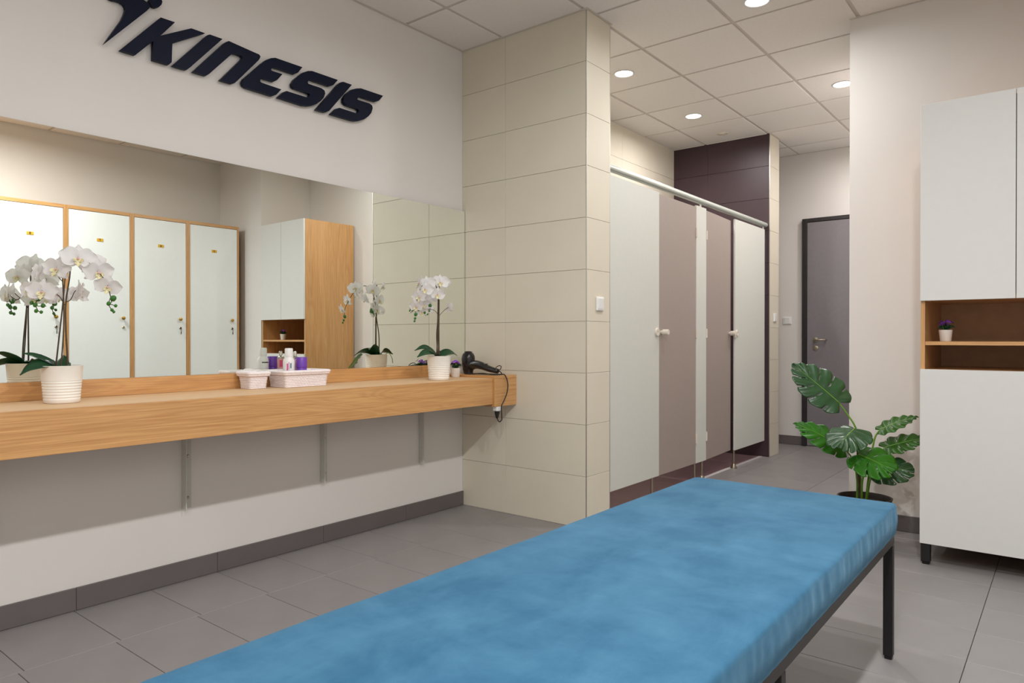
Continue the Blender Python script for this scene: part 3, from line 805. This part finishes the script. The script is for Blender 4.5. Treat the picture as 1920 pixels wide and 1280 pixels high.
def lip_mesh():
    bm = bmesh.new()
    petal_bm(bm, math.radians(270), 0.022, 0.016, 0.5, nu=5, nv=4)
    petal_bm(bm, math.radians(215), 0.012, 0.012, 0.9, nu=4, nv=2)
    petal_bm(bm, math.radians(325), 0.012, 0.012, 0.9, nu=4, nv=2)
    for v_ in bm.verts: v_.co.z += 0.006
    me = bpy.data.meshes.new('lip'); bm.to_mesh(me); bm.free(); me.materials.append(M['lip'])
    for p in me.polygons: p.use_smooth = True
    return me
def column_mesh():
    bm = bmesh.new(); add_lathe(bm, [(0, 0.002), (0.0035, 0.004), (0.004, 0.009), (0.002, 0.012), (0, 0.013)], 10)
    me = bpy.data.meshes.new('column'); bm.to_mesh(me); bm.free(); me.materials.append(M['lipc'])
    return me
FLW, LIP, COLM = flower_mesh(), lip_mesh(), column_mesh()

VIEWSIDE = Vector((0.95, -0.30, 0.0))      # towards the open room
def strap_leaf(pts, wid, parent, m=None, name='leaf'):
    """pts: centre line; wid: max width; thin lens cross-section"""
    P = spline(pts, 5); n = len(P); rows = []
    bm = bmesh.new()
    for i, p in enumerate(P):
        t = i/(n-1)
        d = (P[min(i+1, n-1)]-P[max(i-1, 0)]).normalized()
        s = d.cross(Vector((0, 0, 1)))
        s = s.normalized() if s.length > 1e-4 else Vector((1, 0, 0))
        up = s.cross(d).normalized()
        if up.z < 0: up = -up
        tl = 0.55*math.sin(min(1, t*1.6)*PI/2)
        hd = (VIEWSIDE-d*VIEWSIDE.dot(d)); hd = (hd-up*hd.dot(up))
        if hd.length > 0.05:
            hd.normalize(); up2 = up*math.cos(tl)+hd*math.sin(tl); s = d.cross(up2).normalized(); up = up2
        hw = wid*0.5*max(0.12, math.sin(PI*(0.16+0.84*t)**0.85) if t < 1 else 0.05)
        if i == n-1: hw = wid*0.04
        row = [bm.verts.new(p + s*(hw*q) + up*(abs(q)**1.5*hw*0.35)) for q in (-1, -0.5, 0, 0.5, 1)]
        row += [bm.verts.new(p + s*(hw*q*0.97) + up*(abs(q)**1.5*hw*0.35-0.0016)) for q in (1, 0.5, 0, -0.5, -1)]
        rows.append(row)
    for a, b in zip(rows[:-1], rows[1:]):
        for k in range(10): bm.faces.new((a[k], a[(k+1) % 10], b[(k+1) % 10], b[k]))
    bm.faces.new(rows[-1]); bm.faces.new(list(reversed(rows[0])))
    bmesh.ops.recalc_face_normals(bm, faces=bm.faces)
    return obj(name, bm, m or M['oleaf'], parent, smooth=True)

FS = 1.18
def orchid(label, loc, flowers, stems, pedicels, buds, leaves):
    """positions are relative to the pot base"""
    t = thing('potted_orchid', label, 'orchid', loc, group='white orchids on the counter')
    obj('pot', lathe(ribbed_pot_profile(0.058, 0.069, 0.139), 48), M['pot'], t, smooth=False)
    for o in t.children: smooth_by_angle(o, 50)
    obj('soil', lathe([(0, 0.123), (0.061, 0.120)], 20), M['soil'], t)
    for pts, r0, r1 in stems:
        P = spline(pts, 6); bm = bmesh.new()
        add_tube(bm, P, [r0+(r1-r0)*i/(len(P)-1) for i in range(len(P))], 8)
        obj('stem', bm, M['stem'], t, smooth=True)
    for pts in pedicels:
        obj('flower_stalk', add_tube(bmesh.new(), spline(pts, 5), 0.0016, 6), M['stem'], t, smooth=True)
    for pos, face, s, roll in flowers:
        f = Vector(face).normalized(); up = Vector((0, 0, 1)); up = (up-f*up.dot(f)).normalized(); sd = up.cross(f)
        mtx = Matrix((sd, up, f)).transposed().to_4x4()
        mtx = Matrix.Translation(pos) @ mtx @ Matrix.Rotation(roll, 4, 'Z') @ Matrix.Scale(s*FS, 4)
        o = inst('flower', FLW, t); o.matrix_local = mtx
        inst('lip', LIP, o); inst('column', COLM, o)
    for pos, r in buds:
        bm = lathe([(0, -r*1.35), (r*0.75, -r*0.8), (r, 0), (r*0.8, r*0.7), (0, r*1.3)], 10, Matrix.Translation(pos) @ Matrix.Rotation(0.7, 4, 'Y'))
        obj('bud', bm, M['bud'], t, smooth=True)
    for pts, wd in leaves: strap_leaf(pts, wd, t)
    return t

CAMD = lambda p: (Vector((3.15, 0.0, 1.15))-Vector(p))
# left orchid -- arch leads away along (0.62, 0.78)
A = Vector((0.62, 0.78, 0))
def LA(s, z, off=0.0):
    q = A*s + Vector((0.78, -0.62, 0))*off; return Vector((q.x, q.y, z))
Z = 0.861
LL = Vector((0.203, 1.000, Z))
fl = []
for s, z, off, face, sc_ in [
        (0.058, 1.398, 0.01, (0.75, -0.15, 0.10), 1.12), (-0.010, 1.358, 0.01, (0.6, -0.8, 0.05), 0.98),
        (0.122, 1.352, 0.0, (0.75, 0.05, -0.25), 1.0), (0.156, 1.298, 0.0, (0.75, -0.25, -0.35), 0.86),
        (0.052, 1.280, -0.012, (0.1, 0.95, -0.1), 0.82), (-0.058, 1.272, 0.015, (0.8, -0.55, 0.0), 0.96),
        (-0.105, 1.278, -0.01, (0.3, -0.8, -0.1), 0.85), (-0.082, 1.345, -0.03, (-0.5, -0.5, 0.1), 0.85),
        (-0.030, 1.262, -0.05, (-0.8, 0.1, 0.0), 0.80), (0.040, 1.268, -0.055, (-0.85, -0.2, 0.0), 0.80), (0.09, 1.385, -0.04, (-0.8, 0.3, 0.1), 0.9)]:
    fl.append((LA(s, z-Z, off), Vector(face), sc_, random.uniform(-0.25, 0.25)))
stems = [([LA(-0.022, 0.118), LA(-0.010, 0.22, 0.004), LA(0.003, 0.36), LA(0.012, 0.47)], 0.0032, 0.0022),
         ([LA(0.0, 0.118, 0.012), LA(0.008, 0.25, 0.008), LA(0.008, 0.36, 0.003), LA(0.004, 0.49, 0.004)], 0.0026, 0.0024),
         ([LA(0.018, 0.118, 0.004), LA(0.020, 0.17, 0.004), LA(0.014, 0.27), LA(0.014, 0.37), LA(0.026, 0.46), LA(0.035, 0.515),
           LA(0.075, 0.535), LA(0.115, 0.50), LA(0.150, 0.455), LA(0.165, 0.405), LA(0.170, 0.375)], 0.0034, 0.0016)]
ped = [[LA(0.010, 0.365), LA(-0.010, 0.40), LA(-0.035, 0.405), LA(-0.062, 0.42)],
       [LA(-0.028, 0.405), LA(-0.055, 0.395), LA(-0.09, 0.41), LA(-0.105, 0.418)],
       [LA(0.012, 0.375), LA(0.030, 0.385), LA(0.042, 0.412), LA(0.048, 0.42)],
       [LA(0.004, 0.452), LA(-0.010, 0.470), LA(-0.012, 0.495)],
       [LA(-0.05, 0.397), LA(-0.085, 0.375), LA(-0.08, 0.345), LA(-0.065, 0.335)],
       [LA(0.168, 0.40), LA(0.160, 0.37), LA(0.172, 0.345), LA(0.176, 0.335)],
       [LA(0.164, 0.37), LA(0.18, 0.365)], [LA(-0.08, 0.36), LA(-0.052, 0.36)], [LA(0.115, 0.50), LA(0.12, 0.495)]]
buds = [(LA(0.176, 0.392), 0.011), (LA(0.160, 0.372), 0.008), (LA(0.184, 0.364), 0.006), (LA(0.171, 0.348), 0.006), (LA(0.178, 0.341), 0.005),
        (LA(-0.078, 0.388), 0.010), (LA(-0.062, 0.362), 0.008), (LA(-0.088, 0.364), 0.008), (LA(-0.085, 0.342), 0.007), (LA(-0.068, 0.338), 0.006), (LA(-0.10, 0.372), 0.007)]
leaves = [([LA(-0.012, 0.122), LA(-0.035, 0.150, 0.01), LA(-0.085, 0.178, 0.03), LA(-0.115, 0.186, 0.04)], 0.036),
          ([LA(0.0, 0.122, 0.02), LA(-0.035, 0.140, 0.04), LA(-0.075, 0.132, 0.07), LA(-0.105, 0.108, 0.085)], 0.062),
          ([LA(0.0, 0.122, -0.02), LA(-0.030, 0.150, -0.05), LA(-0.05, 0.150, -0.09), LA(-0.06, 0.120, -0.13)], 0.062),
          ([LA(0.02, 0.122, 0.02), LA(0.03, 0.140, 0.03), LA(0.045, 0.140, 0.045)], 0.030)]
orchid('white orchid in a ribbed cream pot at the left end of the counter', LL, fl, stems, ped, buds, leaves)

# right orchid
LR = Vector((0.297, 2.905, Z))
B = Vector((0.29, -0.96, 0)); C2 = Vector((-0.62, -0.78, 0))
def RB(s, z, off=0.0):
    q = B*s + Vector((0.96, 0.29, 0))*off; return Vector((q.x, q.y, z))
def RC(s, z):
    q = C2*s; return Vector((q.x, q.y, z))
fl = []
for p, face, sc_ in [
        (RB(-0.055, 0.565, 0.01), (0.45, -0.75, 0.15), 0.72), (RB(0.005, 0.560, 0.01), (0.8, -0.6, 0.2), 1.0),
        (RB(0.100, 0.545, -0.02), (0.7, -0.7, 0.05), 0.95), (RB(0.130, 0.515, -0.02), (0.75, -0.6, -0.1), 0.9),
        (RB(0.06, 0.490, 0.02), (0.85, -0.4, -0.2), 0.85),
        (RC(0.085, 0.430), (0.8, -0.6, -0.05), 0.78), (RC(0.10, 0.392), (0.7, -0.6, -0.35), 0.7),
        (RB(0.190, 0.470, -0.02), (0.2, -0.9, -0.2), 0.85), (RB(0.225, 0.415, -0.02), (0.3, -0.8, -0.4), 0.75),
        (RB(0.04, 0.535, -0.045), (-0.75, -0.5, 0.1), 0.85), (RB(0.0, 0.475, -0.04), (-0.85, 0.2, 0.0), 0.85), (RC(0.05, 0.415)+Vector((-0.02, 0, 0)), (-0.85, 0.2, -0.1), 0.8), (RB(0.15, 0.545, -0.04), (-0.5, -0.8, 0.1), 0.9),
        (Vector((0.03, 0.05, 0.415)), (0.2, 0.9, 0.1), 0.72)]:
    fl.append((p, Vector(face), sc_, random.uniform(-0.25, 0.25)))
stems = [([RB(0.0, 0.118), RB(0.002, 0.25), RB(0.0, 0.38), RB(-0.002, 0.50), RB(-0.004, 0.575)], 0.0046, 0.0028),
         ([RB(-0.012, 0.118, -0.012), RB(-0.010, 0.25, -0.02), RB(0.0, 0.36, -0.008), RB(0.02, 0.52), RB(0.08, 0.565, -0.015),
           RB(0.15, 0.53, -0.03), RB(0.205, 0.44, -0.03), RB(0.22, 0.38, -0.03)], 0.0034, 0.0016),
         ([RB(0.010, 0.118, -0.01), RB(0.006, 0.25, -0.006), RB(0.004, 0.375, -0.003)], 0.004, 0.0034)]
ped = [[RB(0.0, 0.37), RC(0.025, 0.400), RC(0.06, 0.408), RC(0.09, 0.412)], [RC(0.05, 0.406), RC(0.08, 0.45), RC(0.075, 0.49)],
       [RC(0.07, 0.41), RC(0.12, 0.40), RC(0.17, 0.408)], [RC(0.14, 0.404), RC(0.165, 0.385)],
       [RB(0.0, 0.37), Vector((0.015, 0.025, 0.40)), Vector((0.028, 0.048, 0.42))], [RC(0.075, 0.43), RC(0.082, 0.385), RC(0.075, 0.37)]]
buds = [(RC(0.052, 0.428), 0.011), (RC(0.118, 0.402), 0.009), (RC(0.142, 0.414), 0.0085), (RC(0.152, 0.400), 0.0065), (RC(0.162, 0.408), 0.0055), (RC(0.168, 0.398), 0.005),
        (RC(0.082, 0.388), 0.008), (RC(0.066, 0.380), 0.006), (RC(0.055, 0.398), 0.005), (RB(0.215, 0.372, -0.03), 0.010), (RB(0.222, 0.35, -0.03), 0.007), (RB(0.228, 0.335, -0.03), 0.006)]
leaves = [([RB(0.0, 0.122), RB(0.05, 0.150, -0.01), RB(0.11, 0.155, -0.03), RB(0.165, 0.135, -0.05)], 0.070),
          ([RB(0.0, 0.122), RB(0.03, 0.165, -0.04), RB(0.06, 0.185, -0.07), RB(0.09, 0.170, -0.11)], 0.064),
          ([RB(-0.01, 0.122), RB(-0.04, 0.148, 0.02), RB(-0.085, 0.155, 0.04), RB(-0.135, 0.138, 0.05)], 0.068)]
o = orchid('white orchid in a ribbed cream pot near the right end of the counter', LR, fl, stems, ped, buds, leaves)
bm = bmesh.new(); add_tube(bm, spline([(-0.03, 0.03, 0.122), (-0.055, 0.05, 0.15), (-0.075, 0.062, 0.12), (-0.078, 0.068, 0.085)], 5), 0.0022, 6)
obj('aerial_root', bm, M['gstem'], o, smooth=True)

# small violets -------------------------------------------------------------
VM = {}
def violet(label, loc, rz, seed):
    rnd = random.Random(seed)
    t = thing('potted_violet', label, 'flower', loc, rz, group='small purple flowers in white pots')
    obj('pot', lathe([(0, 0), (0.0235, 0), (0.025, 0.002), (0.0305, 0.055), (0.0305, 0.057), (0.0285, 0.057), (0.0275, 0.048), (0, 0.050)], 28), M['pot2'], t)
    smooth_by_angle(t.children[0], 40)
    for k in range(9):
        a = 2*PI*k/9+rnd.uniform(-0.2, 0.2); r = rnd.uniform(0.030, 0.044); h = rnd.uniform(0.060, 0.078)
        strap_leaf([(0.006*math.cos(a), 0.006*math.sin(a), 0.05), (0.5*r*math.cos(a), 0.5*r*math.sin(a), h+0.004), (r*math.cos(a), r*math.sin(a), h)], 0.022, t)
    for k in range(8):
        a = 2*PI*k/8*1.7+rnd.uniform(-0.3, 0.3); r = rnd.uniform(0.006, 0.03); h = rnd.uniform(0.080, 0.100)
        p = Vector((r*math.cos(a), r*math.sin(a), h))
        bm = bmesh.new(); add_tube(bm, [(0.3*p.x, 0.3*p.y, 0.05), (p.x, p.y, h)], 0.0009, 5); obj('stalk', bm, M['gstem'], t)
        bm = bmesh.new()
        for q in range(5): petal_bm(bm, 2*PI*q/5, 0.013, 0.014, 0.15, base=0.001, nu=3, nv=2)
        mtx = axis_mat(p, Vector((math.cos(a)*0.6, math.sin(a)*0.6, 0.8)))
        bmesh.ops.transform(bm, matrix=mtx, verts=bm.verts)
        obj('flower', bm, M['violet'], t, smooth=True)
    return t
violet('small purple flower in a white pot between the right orchid and the hair dryer', (0.172, 3.178, Z), 0.3, 1)
violet('small purple flower in a white pot at the left end of the cabinet shelf', (2.662, 4.10, 1.0865), 1.1, 2)
violet('small purple flower in a white pot on the cabinet shelf, visible only in the mirror', (3.20, 4.10, 1.0865), 2.2, 3)

# baskets ---------------------------------------------------------------------
def basket(label, x0, x1, y0, y1, h, z):
    cx, cy = (x0+x1)/2, (y0+y1)/2; hx, hy = (x1-x0)/2, (y1-y0)/2
    t = thing('woven_basket', label, 'basket', (cx, cy, z), group='white woven baskets')
    def loop(ex, zz, wob, ph):
        pts = []; ax, ay = hx+ex, hy+ex; R = 0.006
        per = []
        for (sx_, sy_, a0) in ((1, 1, 0), (-1, 1, PI/2), (-1, -1, PI), (1, -1, 3*PI/2)):
            for k in range(4):
                a = a0+PI/2*k/3
                per.append((sx_*(ax-R)+R*math.cos(a), sy_*(ay-R)+R*math.sin(a)))
        # resample
        seg = []; n = len(per)
        for i in range(n):
            a, b = Vector(per[i]), Vector(per[(i+1) % n]); m_ = max(1, int((b-a).length/0.008))
            for k in range(m_): seg.append(a+(b-a)*k/m_)
        c = Vector((0, 0))
        for i, p in enumerate(seg):
            d = p.normalized(); w_ = wob*(1 if (i+ph) % 2 else -1)
            pts.append((p.x+d.x*w_, p.y+d.y*w_, zz))
        return pts
    rows = 9; rz_ = (h-0.012)/rows
    bm = bmesh.new()
    for k in range(rows):
        zz = rz_*(k+0.5); fl_ = -0.008+0.008*(k/rows)**1.5 - 0.004
        add_tube(bm, loop(fl_, zz, 0.0014, k), rz_*0.56, 6, True)
    obj('woven_side', bm, M['basket'], t, smooth=True)
    bm = bmesh.new()
    add_tube(bm, loop(0.001, h-0.0085, 0.0010, 0), 0.0085, 8, True)
    add_tube(bm, loop(0.000, h-0.0175, 0.0010, 1), 0.0060, 8, True)
    obj('rolled_rim', bm, M['basket'], t, smooth=True)
    obj('bottom', bx(-hx+0.012, hx-0.012, -hy+0.012, hy-0.012, 0.002, 0.008), M['basket'], t)
    return t
basket('small white woven basket left of the larger one on the counter', 0.040, 0.145, 1.800, 1.905, 0.083, Z)
basket('larger white woven basket holding bottles on the counter', 0.040, 0.195, 1.958, 2.215, 0.084, Z)
BZ = Z+0.0085
def patch(name, r, a0, a1, z0, z1, m, parent, n=8, dr=0.0004):
    vs_ = []; fs = []
    for i in range(n+1):
        a = a0+(a1-a0)*i/n
        for zz in (z0, z1): vs_.append(((r+dr)*math.cos(a), (r+dr)*math.sin(a), zz))
    for i in range(n): fs.append((2*i, 2*i+2, 2*i+3, 2*i+1))
    return obj(name, (vs_, fs), m, parent)
wb = thing('lotion_bottle', 'white bottle with a flat white cap in the larger basket', 'bottle', (0.130, 2.022, BZ))
bd = obj('bottle_body', lathe([(0, 0), (0.026, 0), (0.028, 0.003), (0.028, 0.115), (0.026, 0.128), (0.019, 0.138), (0.019, 0.142), (0, 0.142)], 28), M['plastic'], wb); smooth_by_angle(bd, 40)
cp = obj('bottle_cap', lathe([(0, 0.1425), (0.0195, 0.1425), (0.0195, 0.178), (0.017, 0.183), (0, 0.183)], 28), M['plastic'], wb); smooth_by_angle(cp, 40)
fa = math.atan2(-2.02, 3.02)
patch('label_mark', 0.028, fa-0.35, fa-0.12, 0.075, 0.108, M['hotpink'], wb); patch('label_mark', 0.028, fa-0.05, fa+0.08, 0.080, 0.115, M['lilac'], wb)
patch('label_mark', 0.028, fa+0.25, fa+0.45, 0.085, 0.110, M['teal'], wb); patch('label_mark', 0.028, fa-0.5, fa+0.2, 0.060, 0.074, M['lilac'], wb)
patch('label_band', 0.028, fa+PI+0.6-0.6, fa+PI+0.6+0.7, 0.106, 0.111, M['ink'], wb)
pb = thing('mist_bottle', 'slim pink bottle with a silver pump behind the purple one', 'bottle', (0.078, 2.092, BZ))
bd = obj('bottle_body', lathe([(0, 0), (0.016, 0), (0.0175, 0.003), (0.0175, 0.118), (0.0165, 0.128), (0, 0.128)], 24), M['pink'], pb); smooth_by_angle(bd, 40)
cp = obj('pump_collar', lathe([(0, 0.1285), (0.0185, 0.1285), (0.0185, 0.135), (0.010, 0.142), (0, 0.142)], 24), M['steel'], pb); smooth_by_angle(cp, 40)
cp = obj('pump_head', lathe([(0, 0.1425), (0.009, 0.1425), (0.009, 0.162), (0.0075, 0.166), (0, 0.166)], 20), M['steel'], pb); smooth_by_angle(cp, 40)
patch('label_mark', 0.0175, fa+PI-0.4+1.0, fa+PI+0.5+1.0, 0.085, 0.12, M['hotpink'], pb)
ub = thing('spray_can', 'short purple capped can in the larger basket right of the white bottle', 'can', (0.143, 2.086, BZ))
bd = obj('can_body', lathe([(0, 0), (0.024, 0), (0.0255, 0.003), (0.0255, 0.082), (0.024, 0.086), (0, 0.086)], 28), M['purple'], ub); smooth_by_angle(bd, 40)
cp = obj('can_cap', lathe([(0, 0.0865), (0.0268, 0.0865), (0.0268, 0.136), (0.0255, 0.138), (0, 0.138)], 28), M['purple'], ub); smooth_by_angle(cp, 40)

# hair dryer ------------------------------------------------------------------
hd = thing('hair_dryer', 'black hair dryer standing on the oak box beside the tiled pillar', 'hair dryer', (0.148, 3.322, 0.8765))
bl = obj('barrel', lathe([(0, 0), (0.024, 0), (0.030, 0.002), (0.033, 0.020), (0.036, 0.024), (0.040, 0.060), (0.043, 0.092), (0.041, 0.112), (0.034, 0.127), (0.020, 0.138), (0, 0.142)], 32), M['gplastic'], hd); smooth_by_angle(bl, 50)
bm = bmesh.new()
for r in (0.012, 0.019, 0.026):
    zz = 0.142-r*r*5.2
    add_tube(bm, [(r*math.cos(2*PI*k/24), r*math.sin(2*PI*k/24), zz) for k in range(24)], 0.0013, 5, True)
obj('grille_ring', bm, M['black'], bl, smooth=True)
bm = bmesh.new()
P = spline([(0.030, -0.002, 0.052), (0.075, -0.008, 0.060), (0.130, -0.014, 0.052), (0.195, -0.022, 0.036), (0.268, -0.030, 0.024)], 6)
add_tube(bm, P, [0.029-0.014*(i/(len(P)-1))**1.3 for i in range(len(P))], 14)
hn = obj('handle', bm, M['gplastic'], hd, smooth=True)
obj('switch', bx(0.150, 0.176, -0.026, -0.010, 0.064, 0.070, 0.002), M['nickel'], hn)
bm = bmesh.new()
cable = spline([(0.262, -0.030, 0.024), (0.292, -0.034, 0.022), (0.290, -0.020, 0.006), (0.25, -0.012, 0.004), (0.18, -0.03, 0.004), (0.11, -0.035, 0.004), (0.06, -0.055, 0.004),
                (0.05, -0.085, 0.004), (0.10, -0.075, 0.004), (0.17, -0.060, 0.009), (0.235, -0.050, 0.004), (0.275, -0.02, 0.004), (0.305, -0.012, 0.004),
                (0.322, -0.010, -0.018), (0.323, 0.002, -0.060), (0.321, -0.004, -0.105), (0.320, -0.030, -0.150), (0.319, -0.055, -0.185), (0.318, -0.052, -0.235),
                (0.315, -0.048, -0.268), (0.305, -0.060, -0.279), (0.295, -0.064, -0.262), (0.2925, -0.0645, -0.242)], 7)
add_tube(bm, cable, 0.0032, 8)
obj('cable', bm, M['cable'], hd, smooth=True)
bm = bmesh.new()
loop = spline([(0.255, -0.020, 0.030), (0.235, -0.006, 0.044), (0.252, 0.002, 0.056), (0.278, -0.008, 0.052), (0.282, -0.022, 0.036), (0.266, -0.028, 0.024)], 6)
add_tube(bm, loop, 0.0026, 7); obj('hanging_loop', bm, M['cable'], hd, smooth=True)
bm = lathe([(0, 0), (0.015, 0), (0.015, -0.012), (0.008, -0.040), (0.004, -0.046), (0, -0.046)], 16, Matrix.Translation((0.292, -0.064, 0.690-0.8765-0.0285)))
smooth_by_angle(obj('plug', bm, M['cable'], hd), 40)

# monstera ----------------------------------------------------------------------
def monstera_leaf(name, parent, base, tip, normal, width, m, droop=0.18, fold=0.25, lobes=6, slot=0.66, holes=True):
    base, tip = Vector(base), Vector(tip); L = (tip-base).length; T_ = (tip-base).normalized()
    N = Vector(normal); N = (N-T_*N.dot(T_)).normalized(); S_ = T_.cross(N)
    per = 10; nu = lobes*per; nv = 12
    bm = bmesh.new(); rows = {}
    def pt(i, j, side):
        u = i/nu
        o_ = L*(0.06+0.90*u**1.05)
        phi = math.radians(148-136*u**0.75)
        ln = width*(0.62*math.sin(PI*(0.10+0.86*u)**0.80)**0.8 + 0.02) if u < 0.999 else 0.03*L
        ph = (i % per)/per
        ln *= 1-0.10*(2*ph-0.9)**2
        if u > 0.9: ln = max(ln, 0.06*L)
        s = j/nv
        a = o_ + ln*s*math.cos(phi - 0.25*s); b = ln*s*math.sin(phi - 0.25*s)
        if u > 0.97: a = L*(0.96 + 0.04*s) if s > 0 else o_
        tt = a/L
        z = -droop*L*tt*tt + fold*abs(b)*(1-0.8*abs(b)/max(width, 1e-4)) - 0.10*abs(b)*s + 0.006*math.sin(2*PI*ph)*s
        return base + T_*a + S_*(b*side) + N*z
    for side in (1, -1):
        V = {}
        for i in range(nu+1):
            for j in range(nv+1):
                V[i, j] = bm.verts.new(pt(i, j, side))
        for i in range(nu):
            for j in range(nv):
                k = i % per; lobe = i//per
                if k == per-1 and j >= nv*slot and lobe < lobes-1: continue
                if holes and k == per-1 and 3 <= j <= 5 and 0 < lobe < lobes-1: continue
                q = (V[i, j], V[i+1, j], V[i+1, j+1], V[i, j+1])
                bm.faces.new(q if side < 0 else tuple(reversed(q)))
    bmesh.ops.remove_doubles(bm, verts=bm.verts, dist=0.0004)
    loose = [v_ for v_ in bm.verts if not v_.link_faces]
    bmesh.ops.delete(bm, geom=loose, context='VERTS')
    o = obj(name, bm, m, parent, smooth=True)
    sm = o.modifiers.new('thickness', 'SOLIDIFY'); sm.thickness = 0.0014; sm.offset = 0
    # midrib
    bm = bmesh.new()
    P = []
    for k in range(11):
        a = L*(0.02+0.9*k/10); tt = a/L; P.append(base+T_*a+N*(-droop*L*tt*tt+0.0008))
    add_tube(bm, P, [0.0030-0.0022*k/10 for k in range(11)], 6)
    obj('midrib', bm, M['gstem'], o, smooth=True)
    return o
MP = Vector((2.283, 4.15, 0.0))
mo = thing('potted_monstera', 'green monstera in a dark round planter between the bench and the cabinet', 'plant', MP)
pt_ = obj('planter', lathe([(0, 0), (0.098, 0), (0.102, 0.004), (0.132, 0.238), (0.136, 0.243), (0.136, 0.246), (0.129, 0.246), (0.125, 0.235), (0.122, 0.21), (0, 0.21)], 48), M['bpot'], mo); smooth_by_angle(pt_, 40)
obj('soil', lathe([(0, 0.222), (0.05, 0.219), (0.1225, 0.214)], 24), M['soil'], mo)
def W(x, y, z): return Vector((x, y, z))-MP
V2 = Vector((0.24, -0.97, 0.0))       # towards the camera from the plant
def stem(pts, r0, r1, m):
    P = spline(pts, 7); bm = bmesh.new(); add_tube(bm, P, [r0+(r1-r0)*i/(len(P)-1) for i in range(len(P))], 8)
    return obj('petiole', bm, m, mo, smooth=True)
# 1 tall leaf up left
stem([W(2.262, 4.15, 0.215), W(2.262, 4.14, 0.42), W(2.250, 4.12, 0.60), W(2.20, 4.10, 0.70), W(2.165, 4.09, 0.752)], 0.006, 0.004, M['gstem'])
monstera_leaf('leaf', mo, W(2.178, 4.09, 0.742), W(1.942, 4.06, 0.966), Vector((0.55, -0.75, 0.42)), 0.190, M['leaf'], droop=0.10, fold=0.12)
# 2 bright leaf left, seen edge on from below
stem([W(2.245, 4.155, 0.215), W(2.243, 4.16, 0.33), W(2.225, 4.16, 0.43), W(2.180, 4.15, 0.50)], 0.006, 0.004, M['gstem'])
monstera_leaf('leaf', mo, W(2.195, 4.13, 0.490), W(1.985, 4.02, 0.660), Vector((0.50, -0.45, 0.62)), 0.150, M['leaf2'], droop=0.20, fold=0.0)
# 3 dark centre leaf towards the viewer, drooping
stem([W(2.266, 4.13, 0.215), W(2.262, 4.10, 0.40), W(2.262, 4.07, 0.56), W(2.250, 4.04, 0.612)], 0.007, 0.005, M['stem'])
monstera_leaf('leaf', mo, W(2.256, 4.06, 0.622), W(2.225, 3.91, 0.585), Vector((0.10, -0.42, 0.88)), 0.185, M['leaf'], droop=0.22, fold=-0.18)
# 4 right upper, olive and narrow
stem([W(2.285, 4.17, 0.215), W(2.30, 4.19, 0.40), W(2.32, 4.20, 0.55), W(2.345, 4.20, 0.605)], 0.006, 0.004, M['gstem'])
monstera_leaf('leaf', mo, W(2.338, 4.20, 0.600), W(2.505, 4.22, 0.715), Vector((-0.45, -0.55, 0.55)), 0.095, M['leaf3'], droop=0.20, fold=0.05, slot=2.0)
# 5 right, reaching behind the cabinet edge
stem([W(2.29, 4.16, 0.215), W(2.31, 4.17, 0.36), W(2.35, 4.18, 0.47), W(2.375, 4.18, 0.515)], 0.006, 0.004, M['gstem'])
monstera_leaf('leaf', mo, W(2.365, 4.18, 0.512), W(2.560, 4.22, 0.600), Vector((-0.25, -0.60, 0.75)), 0.120, M['leaf3'], droop=0.12, fold=0.05, slot=0.8)
# 6 bright centre leaf, tip to the right
stem([W(2.275, 4.12, 0.215), W(2.285, 4.08, 0.33), W(2.305, 4.05, 0.40), W(2.325, 4.04, 0.450)], 0.006, 0.0045, M['gstem'])
monstera_leaf('leaf', mo, W(2.275, 4.03, 0.490), W(2.425, 3.99, 0.455), Vector((0.10, -0.55, 0.80)), 0.185, M['leaf2'], droop=0.15, fold=-0.10, lobes=5)
# 7 dark lower right
stem([W(2.292, 4.13, 0.215), W(2.31, 4.11, 0.32), W(2.335, 4.10, 0.38)], 0.0055, 0.004, M['gstem'])
monstera_leaf('leaf', mo, W(2.335, 4.12, 0.395), W(2.495, 4.12, 0.440), Vector((0.05, -0.75, 0.65)), 0.145, M['leaf'], droop=0.25, fold=-0.05, lobes=5)
# 8 small dark leaf behind the stems
stem([W(2.255, 4.18, 0.215), W(2.252, 4.19, 0.33), W(2.262, 4.19, 0.43)], 0.005, 0.004, M['stem'])
monstera_leaf('leaf', mo, W(2.240, 4.18, 0.440), W(2.330, 4.20, 0.385), Vector((0.1, -0.8, 0.5)), 0.085, M['leaf'], droop=0.2, fold=0.0, lobes=5, holes=False)
